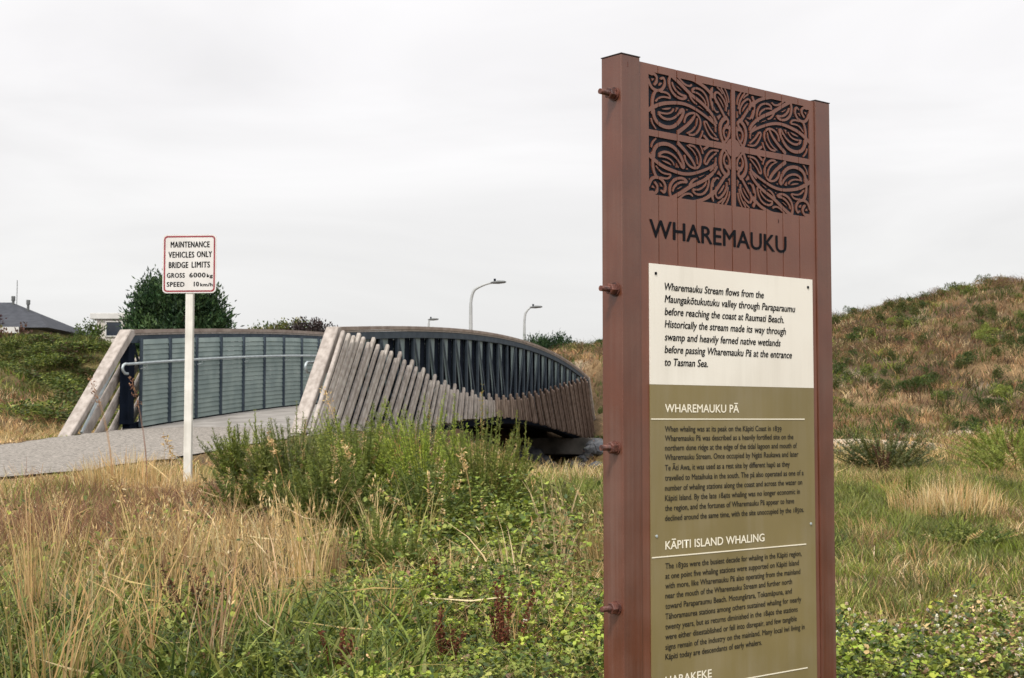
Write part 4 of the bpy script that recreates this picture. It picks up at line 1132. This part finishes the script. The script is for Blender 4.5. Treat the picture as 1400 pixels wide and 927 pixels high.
# 6. dry grass on the dune and the bank
acc = Acc()
x, y, P, ci, ya, q, m = clumps(32000, -30, 34, 30, 70, rg, lambda x, y: sm(30, 38, y) * np.clip(np.where(x < -6, .45, -.1) + 1.8 * N1.fbm(x, y, .6, 3), .02, 1) * (1 - .9 * bare(x, y)) * (stream_d(x, y) > 2), 13, .15, .5, margin=2)
n = len(x); cx_ = np.zeros(m); cy_ = np.zeros(m); cx_[ci] = x; cy_[ci] = y
PINK = lin((190, 152, 110), (172, 130, 92), (206, 174, 130), (156, 116, 82), (208, 184, 146), (124, 100, 76), (104, 92, 66))
c = mosaic(m, cx_, cy_, rg, -.13, np.concatenate([PINK, PINK, STRAW_D, OLIVE[1:3]]))
lb = (cx_ < -6); kb = lb & (rg.uniform(0, 1, m) < sm(34, 40, cy_)); c[kb] = pick(np.concatenate([GREEN, OLIVE, GREEN_D, GREEN_D]), kb.sum(), rg)
sc_ = (rg.uniform(0, 1, m) < .25) & (cx_ > -6); c[sc_] = pick(np.concatenate([GREEN_D * .9, GREEN_D, OLIVE[1:2], BROWN]), sc_.sum(), rg)
hs_ = rg.uniform(.5, 1.5, m) * np.where(sc_, 1.7, 1)
c = c[ci] * rg.uniform(.75, 1.25, (n, 1))
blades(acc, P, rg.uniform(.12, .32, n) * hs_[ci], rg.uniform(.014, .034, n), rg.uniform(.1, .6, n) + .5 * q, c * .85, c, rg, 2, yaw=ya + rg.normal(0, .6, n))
o = acc.build('dune_grass', M_straw, kind='stuff'); o['label'] = 'dry marram and low scrub growing over the dune and bank'; o['category'] = 'grass'

# ------------------------------------------------------------------ single plants
def stem_bush(name, label, x, y, h, rad, pal, nst, nlf, ll, lw, seed, cat='shrub', up=.55, group=None, dead=0.0, stem_col=None):
    """upright stems set with narrow leaves"""
    r = np.random.default_rng(seed)
    z = gz(x, y); root = thing(name, label, cat, (x, y, EYE + z - .02), group)
    a = r.uniform(0, 6.28, nst); q = np.sqrt(r.uniform(0, 1, nst))
    foot = np.stack([np.cos(a) * q * rad * .45, np.sin(a) * q * rad * .45, np.zeros(nst)], 1)
    H = h * (1 - .30 * q ** 1.5) * r.uniform(.42, 1.06, nst) * (.72 + .52 * N2(x * 3 + foot[:, 0] * 9, y * 3 + foot[:, 1] * 9, 1.0))
    out = np.stack([np.cos(a), np.sin(a)], 1) * (q * rad * .75)[:, None] + r.normal(0, .14 * rad, (nst, 2))
    st, fo = Acc(), Acc()
    sc = np.array([s2l((112, 124, 66))]) if stem_col is None else np.array([s2l(stem_col)])
    scs = np.repeat(sc, nst, 0) * r.uniform(.8, 1.2, (nst, 1))
    for tw in (0, 1.57):
        V = np.zeros((nst, 4, 2, 3))
        for k in range(4):
            s = k / 3; cpos = foot.copy(); cpos[:, :2] += out * s ** 1.3; cpos[:, 2] = H * s * .97
            w = .004 * (1 - .75 * s) * (1 + h)
            dv = np.array([math.cos(tw), math.sin(tw), 0]) * w
            V[:, k, 0] = cpos - dv; V[:, k, 1] = cpos + dv
        b = np.arange(nst)[:, None] * 8
        F_ = np.concatenate([np.concatenate([b + 2 * k, b + 2 * k + 1, b + 2 * k + 3, b + 2 * k + 2], 1) for k in range(3)])
        st.add(V.reshape(-1, 3), F_, np.repeat(scs, 8, 0))
    st.build('stems', M_straw, root)
    N = nst * nlf; i = np.repeat(np.arange(nst), nlf); s = .10 + .92 * r.uniform(0, 1, N) ** .85
    p = foot[i].copy(); p[:, :2] += out[i] * (s ** 1.3)[:, None]; p[:, 2] = H[i] * s * .97
    ang = r.uniform(0, 6.28, N)
    D = np.stack([np.cos(ang), np.sin(ang), np.full(N, up / (1 - up) * .8) * r.uniform(-.1, 1.9, N)], 1); D[:, :2] += out[i] / max(rad, .01) * .3
    D = nrm(D)
    tap = (1.1 - .75 * s)
    stc = pick(pal, nst, r, .2)
    col = stc[i] * .6 + pick(pal, N, r, .22) * .4
    if dead > 0:
        k = r.uniform(0, 1, nst) < dead; k = k[i]; col[k] = pick(STRAW, k.sum(), r)
    leaves(fo, p, D, ll * tap * r.uniform(.7, 1.3, N), lw * tap * r.uniform(.7, 1.2, N), col, r)
    fo.build('foliage', M_leaf, root)
    return root
DKG = np.concatenate([GREEN_D, lin((80, 98, 56))]); MIX = np.concatenate([GREEN, OLIVE[:2]]); YG = np.concatenate([LIME, GREEN[:2]])
BG = np.concatenate([GREEN, GREEN, OLIVE[:2], LIME[:2], GREEN_D[:3]]) * 1.2; BD = np.concatenate([GREEN_D, GREEN, OLIVE[1:2]]); BY = np.concatenate([LIME, LIME, GREEN[:3]]) * 1.4
GG = lin((112, 118, 88), (94, 102, 76), (130, 132, 98), (82, 90, 66))
B = [  # label, x, y, top rel, radius, palette, stems, leaves, length, width, uprightness
 ('wispy green bush just right of the white sign post', -2.08, 11.2, .04, .26, np.concatenate([BD, LIME[:2]]), 90, 110, .070, .012, .66),
 ('tall slender green weed spire rising above the wispy bush by the white post', -2.22, 11.4, .20, .07, LIME, 6, 170, .06, .013, .7),
 ('broad feathery grey green bush in front of the near bridge end', -1.62, 10.7, .10, .36, np.concatenate([GG, GREEN, OLIVE[:2]]) * 1.1, 160, 130, .050, .012, .52),
 ('dense feathery bush of mid green below the first bridge battens', -1.10, 10.2, .14, .34, np.concatenate([GREEN, BG]) * 1.1, 150, 130, .055, .016, .42),
 ('dark green bush low in front of the feathery ones', -1.20, 9.25, -.12, .32, BD, 170, 110, .045, .014, .42),
 ('bright yellow green bush under the middle of the bridge', -.60, 10.0, .17, .30, BY, 130, 130, .050, .012, .60),
 ('rounded olive bush with feathery tips left of the dark bridge opening', -.20, 9.7, .06, .32, np.concatenate([BG, OLIVE, STRAW[2:3]]), 150, 130, .050, .012, .54),
 ('leafy mid green bush low between the yellow green and olive bushes', -.48, 9.1, -.24, .38, np.concatenate([GREEN, GREEN_D, GREEN_D, LIME[:1]]), 150, 90, .045, .020, .38),
 ('grey green bush against the timber battens behind the yellow green bush', -.98, 13.6, .14, .52, GG, 150, 110, .060, .015, .46),
 ('small bright leafy bush in front of the olive bush', -.12, 8.75, -.40, .30, np.concatenate([LIME, GREEN, GREEN]), 80, 80, .045, .022, .32),
 ('upright leafy weed with pale tips, taller of the pair in the middle of the grass', -.66, 7.4, -.36, .09, np.concatenate([GREEN, lin((138, 150, 94))]), 10, 170, .05, .011, .58),
 ('upright leafy weed, shorter and wider of the pair in the middle of the grass', -.50, 7.55, -.42, .13, np.concatenate([GREEN, lin((138, 150, 94))]), 14, 150, .045, .011, .58),
 ('thin dark green weed at the left foot of the pair in the grass', -.78, 7.5, -.50, .07, GREEN_D, 8, 120, .045, .011, .6),
 ('loose pale green weeds between the bridge opening and the brown sign', .42, 9.9, -.38, .36, np.concatenate([OLIVE, GREEN]), 80, 80, .05, .011, .6),
 ('straggly grey green weeds close to the left edge of the brown sign', .58, 8.9, -.36, .30, np.concatenate([OLIVE, STRAW[:1], GREEN_D[:2]]), 70, 80, .05, .011, .6),
 ('leafy green plant on the stream edge below the pale abutment', .98, 13.0, -.44, .42, np.concatenate([GREEN, OLIVE]), 80, 80, .055, .014, .5),
 ('tall pale green weed in front of the dark bridge opening', .05, 9.8, .02, .12, np.concatenate([OLIVE, LIME]), 12, 150, .05, .011, .66),
 ('tallest yellow green weed spire between the feathery bushes, left of the bright bush', -.86, 10.3, .16, .10, BY, 9, 170, .055, .012, .62),
 ('pale yellow green weed spire just right of the bright bush', -.40, 9.6, .06, .10, BY, 10, 170, .055, .012, .62),
 ('light green weed spire at the left end of the feathery bushes', -1.86, 10.6, .06, .10, BG, 10, 170, .055, .012, .6),
 ('light olive weed spire near the front of the feathery bushes', -1.34, 9.4, -.10, .11, np.concatenate([OLIVE, LIME]), 10, 150, .05, .012, .6),
 ('dark leafy bush low at the left end of the feathery row', -1.84, 9.9, -.24, .26, BD * .9, 130, 110, .05, .018, .36),
 ('dark leafy bush tucked behind the two feathery bushes nearest the bridge end', -1.36, 11.2, .06, .28, BD, 120, 110, .055, .016, .42),
 ('dark leafy bush tucked in between the bright and olive bushes', -.36, 10.5, -.02, .26, BD, 120, 110, .05, .016, .42),
 ('round grey green shrub beside the right edge of the brown sign', 3.72, 14.2, -.02, .48, np.concatenate([GREEN_D, OLIVE, GG]), 150, 100, .055, .015, .42),
 ('yellow topped green bush at the right edge of the field', 6.35, 18.3, .05, .62, np.concatenate([LIME, GREEN]), 150, 100, .07, .017, .45),
 ('green weed spire standing alone in the right field', 2.78, 10.1, -.28, .07, GREEN, 8, 150, .05, .011, .62),
 ('leafy green clump low in the right field near the frame edge', 4.85, 13.4, -.12, .60, np.concatenate([GREEN, LIME[:1], OLIVE[:1]]), 150, 80, .055, .016, .42),
 ('low dark green weeds in front of the dry tussock', 2.75, 8.7, -.60, .36, np.concatenate([GREEN_D, GREEN]), 80, 60, .045, .014, .4),
]
for k, (lab, x, y, zt_, r_, pal, ns, nl, ll, lw, up) in enumerate(B):
    stem_bush('weed_plant' if ns < 30 else 'bush', lab, x, y, (zt_ - gz(x, y)) * 1.04, r_, pal, ns, nl, ll, lw, 100 + k, 'weed' if ns < 30 else 'bush', up, dead=.06)
# dock: dry red-brown flower spikes
def dock(label, x, y, h, n, pal, seed, spread=.10):
    r = np.random.default_rng(seed); root = thing('dock_plant', label, 'dock plant', (x, y, EYE + gz(x, y) - .01), 'dry dock seed spikes')
    for i in range(n):
        sd = Acc()
        a = r.uniform(0, 6.28); o = np.array([math.cos(a), math.sin(a)]) * r.uniform(.1, 1) * spread; H = h * r.uniform(.65, 1.05)
        P0 = np.array([[o[0] * .3, o[1] * .3, 0.]]); c = pick(pal, 1, r)
        for q in range(2): blades(sd, P0, np.array([H]), np.array([.007]), np.array([np.hypot(*o) / H]), c, c, r, 3, curl=1.2, yaw=np.array([a]))
        m = 110; s = r.uniform(.3, 1, m)
        p = np.stack([o[0] * .3 + math.cos(a) * np.hypot(*o) * s ** 1.2, o[1] * .3 + math.sin(a) * np.hypot(*o) * s ** 1.2, H * s * .97], 1) + r.normal(0, .008, (m, 3)) * (1.3 - s)[:, None]
        leaves(sd, p, nrm(r.normal(0, 1, (m, 3)) + np.array([0, 0, .8])), r.uniform(.008, .018, m), .009, pick(pal, m, r, .3), r, .3)
        sd.build('flower_spike', M_straw, root)
dock('red brown dock spikes, thickest clump at the bottom beside the brown sign', -.02, 5.55, .34, 7, RUST, 301, .13)
dock('red brown dock spikes at the bottom, just left of the thickest clump', -.27, 5.45, .26, 5, RUST, 302, .09)
dock('tall thin dock spike clump further left along the bottom edge', -.62, 5.15, .25, 4, RUST, 303, .07)
dock('dark brown withered dock among the straw at lower left', -1.26, 5.9, .34, 8, np.concatenate([BROWN, STRAW_D[:1]]), 304, .16)
dock('faded red dock stems in the middle of the creeping weeds', -.34, 6.6, .26, 4, RUST, 305, .07)
dock('dark brown dock spike on the green slope right of the brown sign', 3.4, 13.0, .36, 6, BROWN, 306, .10)
dock('dark dock spikes at the far right edge of the field', 4.9, 13.9, .36, 5, BROWN, 307, .12)
# dry tussocks
def tussock(label, x, y, h, rad, n, seed, pal=STRAW, name='dry_tussock'):
    r = np.random.default_rng(seed); a = r.uniform(0, 6.28, n); q = np.sqrt(r.uniform(0, 1, n)) * rad
    px2, py2 = np.cos(a) * q, np.sin(a) * q; acc = Acc(); c = pick(pal, n, r)
    g0 = gz(x, y); P = np.stack([px2, py2, ground(x + px2, y + py2) - g0], 1)
    blades(acc, P, h * r.uniform(.5, 1.05, n) * (1 - .3 * (q / rad) ** 2), r.uniform(.003, .006, n) * max(1, y / 10), np.abs(r.normal(.22, .2, n)), c * .9, c, r, 4, yaw=a + r.normal(0, .7, n))
    o = acc.build(name, M_straw); o.location = (x, y, EYE + g0 - .01); tag(o, label, 'grass tussock'); return o
tussock('large pale dry grass tussock right of the brown sign', 3.05, 10.0, .31, .40, 800, 401)
tussock('small straw clump between the two green bushes below the bridge', -.28, 10.05, .56, .12, 160, 402)
tussock('orange dry tuft in front of the timber battens', -.88, 12.0, .56, .13, 220, 403, lin((190, 140, 90), (206, 160, 110), (170, 120, 80)))
tussock('pale grass clump beside the left edge of the brown sign', .60, 7.6, .30, .26, 700, 404, np.concatenate([STRAW, OLIVE, GREEN[:1]]))
tussock('dry straw tuft at the foot of the white sign post', -2.72, 11.2, .17, .34, 500, 405)
tussock('pale dry tuft at the path edge left of the white post', -3.15, 11.6, .34, .40, 700, 406, np.concatenate([STRAW, OLIVE[:1]]))
# thin tall stalks with drooping heads left of the post
for k, (x, y, h, lab) in enumerate(((-3.05, 10.9, .98, 'tall brown grass stalk with a drooping head left of the white post'), (-2.86, 11.2, .94, 'tall brown grass stalk nearest the white post on its left'), (-1.95, 7.4, .62, 'single long bent straw stalk leaning over the dry grass'), (-2.05, 9.0, .70, 'dry forked stalk right of the white sign post'), (-1.5, 9.5, .66, 'pale seed stalk in front of the grey green feathery bush'), (-.98, 9.2, .62, 'pale seed stalk between the straw and the dark leafy bush'), (-.25, 9.1, .60, 'pale seed stalk in front of the olive bush'), (-1.25, 10.9, .90, 'tallest pale seed stalk reaching up the timber battens'))):
    r = np.random.default_rng(500 + k); acc = Acc(); spal = STRAW_D * 1.3 if k < 2 else STRAW; c = pick(spal, 1, r)
    ya = np.array([r.uniform(2.4, 4)])
    for q in range(3): blades(acc, np.array([[0, 0, 0.]]), np.array([h]), np.array([.006]), np.array([.22]), c, c, r, 6, yaw=ya)
    m = 60; s = r.uniform(.72, 1, m); p = np.stack([np.cos(ya[0]) * .22 * h * s ** 1.8, np.sin(ya[0]) * .22 * h * s ** 1.8, h * (s - .077 * s ** 2.4)], 1) + r.normal(0, .012, (m, 3))
    leaves(acc, p, nrm(r.normal(0, .6, (m, 3)) + np.array([0, 0, .5])), .028, .009, pick(spal, m, r), r)
    o = acc.build('grass_stalk', M_straw); o.location = (x, y, EYE + gz(x, y)); tag(o, lab, 'grass stalk')

# shrubs on the dune: a few prototypes copied
def shrub_mesh(pal, seed, n=800, ll=.16, lw=.05, up=.3):
    r = np.random.default_rng(seed); acc = Acc()
    nc = 7; cc = r.normal(0, 1, (nc, 3)) * np.array([.34, .34, .14]) + np.array([0, 0, .38]); cr_ = r.uniform(.24, .42, nc)
    i = r.integers(0, nc, n); d = nrm(r.normal(0, 1, (n, 3))); p = cc[i] + d * (cr_[i] * r.uniform(.5, 1, n))[:, None]
    p[:, 2] = np.abs(p[:, 2])
    D = nrm(d + r.normal(0, .5, (n, 3)) + np.array([0, 0, up * 2]))
    leaves(acc, p, D, ll * r.uniform(.6, 1.3, n), lw * r.uniform(.7, 1.3, n), pick(pal, n, r, .3), r)
    return acc.mesh_only('shrub', M_leaf)
KINDS_ = [
 ('dune_shrub', 'small dark green shrub growing on the dry dune slope', 'dark shrubs on the dune', [shrub_mesh(GREEN_D, 601), shrub_mesh(np.concatenate([GREEN_D, OLIVE[1:]]), 602)], 132, .22, .52),
 ('dune_shrub', 'mid green leafy bush growing on the dry dune slope', 'green bushes on the dune', [shrub_mesh(np.concatenate([GREEN, GREEN_D]), 603), shrub_mesh(GREEN, 604)], 44, .22, .5),
 ('dune_shrub', 'brownish twiggy shrub growing on the dry dune slope', 'brown shrubs on the dune', [shrub_mesh(np.concatenate([BROWN, STRAW_D, OLIVE[1:2]]), 605, 360, .2, .025, .5), shrub_mesh(np.concatenate([STRAW_D, OLIVE]), 606, 360, .22, .03, .5)], 118, .24, .56),
]
rr = random.Random(77)
for nm, lab, grp, mes, cnt_, s0, s1 in KINDS_:
    k = 0; tries = 0
    while k < cnt_ and tries < 6000:
        tries += 1
        y = rr.uniform(35, 66); x = rr.uniform(.205 * y, .37 * y + 1.0) if rr.random() < .8 else rr.uniform(.05 * y, .2 * y)
        if float(N3.fbm(np.array([x]), np.array([y]), .3, 2)[0]) < rr.uniform(.2, .5): continue
        if y < 42 and rr.random() < .55: continue
        if k % 6 == 0: y = rr.uniform(60, 65); x = rr.uniform(.19 * y, .37 * y) if k % 12 else rr.uniform(.04 * y, .08 * y)
        s = rr.uniform(s0, s1) * (1 if y < 58 else 1.1)
        o = mesh_obj(nm, mes[rr.randrange(len(mes))]); o.location = (x, y, EYE + gz(x, y) + .02); o.scale = (s * rr.uniform(.8, 1.3), s, s * rr.uniform(.8, 1.25) * (1 if y < 58 else .8)); o.rotation_euler = (0, 0, rr.uniform(0, 6.28))
        tag(o, lab, 'shrub', grp); k += 1
# low shrubs along the top of the left bank
me_b = [shrub_mesh(np.concatenate([GREEN_D, GREEN]), 611, 900, .12, .05, .2), shrub_mesh(np.concatenate([GREEN_D, OLIVE[1:]]), 612, 900, .12, .05, .2), shrub_mesh(np.concatenate([GREEN_D[:2], BROWN[:1]]), 613, 900, .12, .05, .2)]
for k in range(110):
    y = rr.uniform(34, 52); x = -rr.uniform(.255, .40) * y
    if k % 2 == 0: y = rr.uniform(44, 50)
    s = rr.uniform(.45, .95)
    o = mesh_obj('bank_shrub', me_b[k % 3]); o.location = (x, y, EYE + gz(x, y) - .15); o.scale = (s * 1.5, s * 1.2, s * rr.uniform(.45, .75)); o.rotation_euler = (0, 0, rr.uniform(0, 6.28))
    tag(o, 'low dense green shrub on the grassy bank in front of the houses', 'shrub', 'shrubs on the left bank')

# ------------------------------------------------------------------ trees
def tree(name, label, x, y, top, width, pal, seed, clumps, nleaf, ll, lw, up, trunk_h, ragged=.25, cat='tree'):
    """clumps: list of (dx, z share, radius xy share, radius z share) of an uneven crown"""
    r = np.random.default_rng(seed); g = gz(x, y); H = top - g
    root = thing(name, label, cat, (x, y, EYE + g))
    bm = bmesh.new(); tube(bm, [(0, 0, -.2), (.05, 0, H * .25), (-.05, .03, H * .55), (0, 0, H * .8)], [.05 * H ** .8, .04 * H ** .8, .026 * H ** .8, .01 * H ** .8], 9)
    for k in range(9):
        a = r.uniform(0, 6.28); z0 = H * r.uniform(.2, .6); L = width * r.uniform(.25, .45)
        tube(bm, [(0, 0, z0), (math.cos(a) * L * .5, math.sin(a) * L * .5, z0 + L * .25), (math.cos(a) * L, math.sin(a) * L, z0 + L * .6)], [.02 * H ** .8, .013 * H ** .8, .005 * H ** .8], 6)
    fixn(bm); bm_obj('trunk', bm, M_bark, root)
    acc = Acc(); W = [c[2] * c[2] * c[3] for c in clumps]; tot = sum(w ** .67 for w in W)
    for (dx, zc, rx, rz), w in zip(clumps, W):
        n = int(nleaf * w ** .67 / tot)
        ns = max(8, n // 55)                                   # sprays on the surface of each clump
        d = nrm(r.normal(0, 1, (ns, 3))); rr_ = (r.uniform(.25, 1, ns) ** .4) * (1 + ragged * r.normal(0, .5, ns))
        sp = d * rr_[:, None] * np.array([rx * width, rx * width, rz * H]) + np.array([dx * width, r.normal(0, .1) * width, zc * H])
        i = np.repeat(np.arange(ns), 55); m = len(i)
        sdir = nrm(d + np.array([0, 0, up]))
        p = sp[i] + sdir[i] * r.uniform(-.2, 1, m)[:, None] * ll * 2.6 + r.normal(0, ll * .8, (m, 3))
        D = nrm(sdir[i] + r.normal(0, .55, (m, 3)))
        sc_ = pick(pal, ns, r, .25)
        leaves(acc, p, D, ll * r.uniform(.6, 1.3, m), lw * r.uniform(.7, 1.3, m), sc_[i] * r.uniform(.8, 1.2, (m, 1)), r)
    acc.build('crown', M_leaf, root)
    return root
CON = lin((50, 74, 46), (38, 60, 40), (64, 88, 52), (34, 54, 38), (74, 96, 58))
tree('conifer_tree', 'large dark green conifer behind the white bridge limits sign', -14.2, 60, 5.5, 3.5, CON, 701,
     [(-.30, .70, .17, .18), (-.34, .52, .20, .2), (-.05, .80, .20, .2), (0, .55, .30, .28), (.22, .72, .18, .2), (.34, .52, .20, .22), (.30, .80, .07, .12), (-.1, .30, .42, .25), (.12, .90, .10, .1), (-.18, .86, .10, .13), (.38, .64, .10, .16), (.42, .34, .12, .2), (-.42, .34, .12, .2), (-.33, .93, .045, .10), (-.24, .97, .04, .08), (.30, .92, .04, .10), (.40, .78, .04, .12), (.46, .55, .05, .10), (-.46, .60, .05, .10), (.20, .98, .04, .08)], 48000, .21, .075, 1.5, .16)
tree('broadleaf_tree', 'small pale green tree over the rail right of the big conifer', -15.0, 86, 5.45, 2.2, np.concatenate([OLIVE, GREEN_D]), 702, [(0, .7, .4, .22), (.2, .85, .2, .12), (-.25, .8, .2, .12)], 5000, .2, .1, .3, .2)
tree('broadleaf_tree', 'olive green rounded tree between the pale one and the purple one', -13.5, 86, 5.75, 2.4, np.concatenate([OLIVE, GREEN_D, BROWN[:1]]), 703, [(0, .75, .42, .22), (.2, .86, .25, .12), (-.25, .8, .25, .14)], 6000, .2, .1, .3, .2)
tree('broadleaf_tree', 'dark purple leaved tree just left of the near bridge end', -11.9, 84, 5.65, 2.8, lin((54, 42, 42), (44, 36, 36), (64, 50, 46)), 704, [(0, .76, .42, .22), (.25, .82, .25, .15), (-.25, .8, .25, .16), (.38, .72, .16, .16)], 7000, .2, .1, .2, .2)
tree('broadleaf_tree', 'small reddish bush under the eaves of the grey roofed house', -23.6, 66, 3.9, 3.2, np.concatenate([BROWN, OLIVE[1:2]]), 705, [(0, .6, .5, .4)], 3000, .2, .1, .2, .2, cat='bush')
tree('broadleaf_tree', 'dark reddish shrub at the left frame edge by the pale house wall', -26.4, 70, 5.0, 1.6, lin((70, 44, 46), (58, 40, 42)), 706, [(0, .6, .4, .4), (.1, .8, .3, .2)], 3000, .2, .1, .3, .2, cat='bush')
tree('broadleaf_tree', 'tiny green shrub between the grey roof and the white house', -22.0, 74, 4.9, 1.2, GREEN_D, 707, [(0, .7, .5, .3)], 2000, .16, .08, .3, .2, cat='bush')
tree('conifer_tree', 'dark flat-topped tree beyond the far end of the bridge', 2.3, 84, 4.55, 2.3, CON, 708,
     [(-.2, .80, .26, .12), (.12, .88, .24, .10), (.34, .84, .16, .10), (-.36, .88, .14, .06), (0, .68, .36, .14), (.1, .5, .3, .14)], 9000, .2, .06, .8, .2)
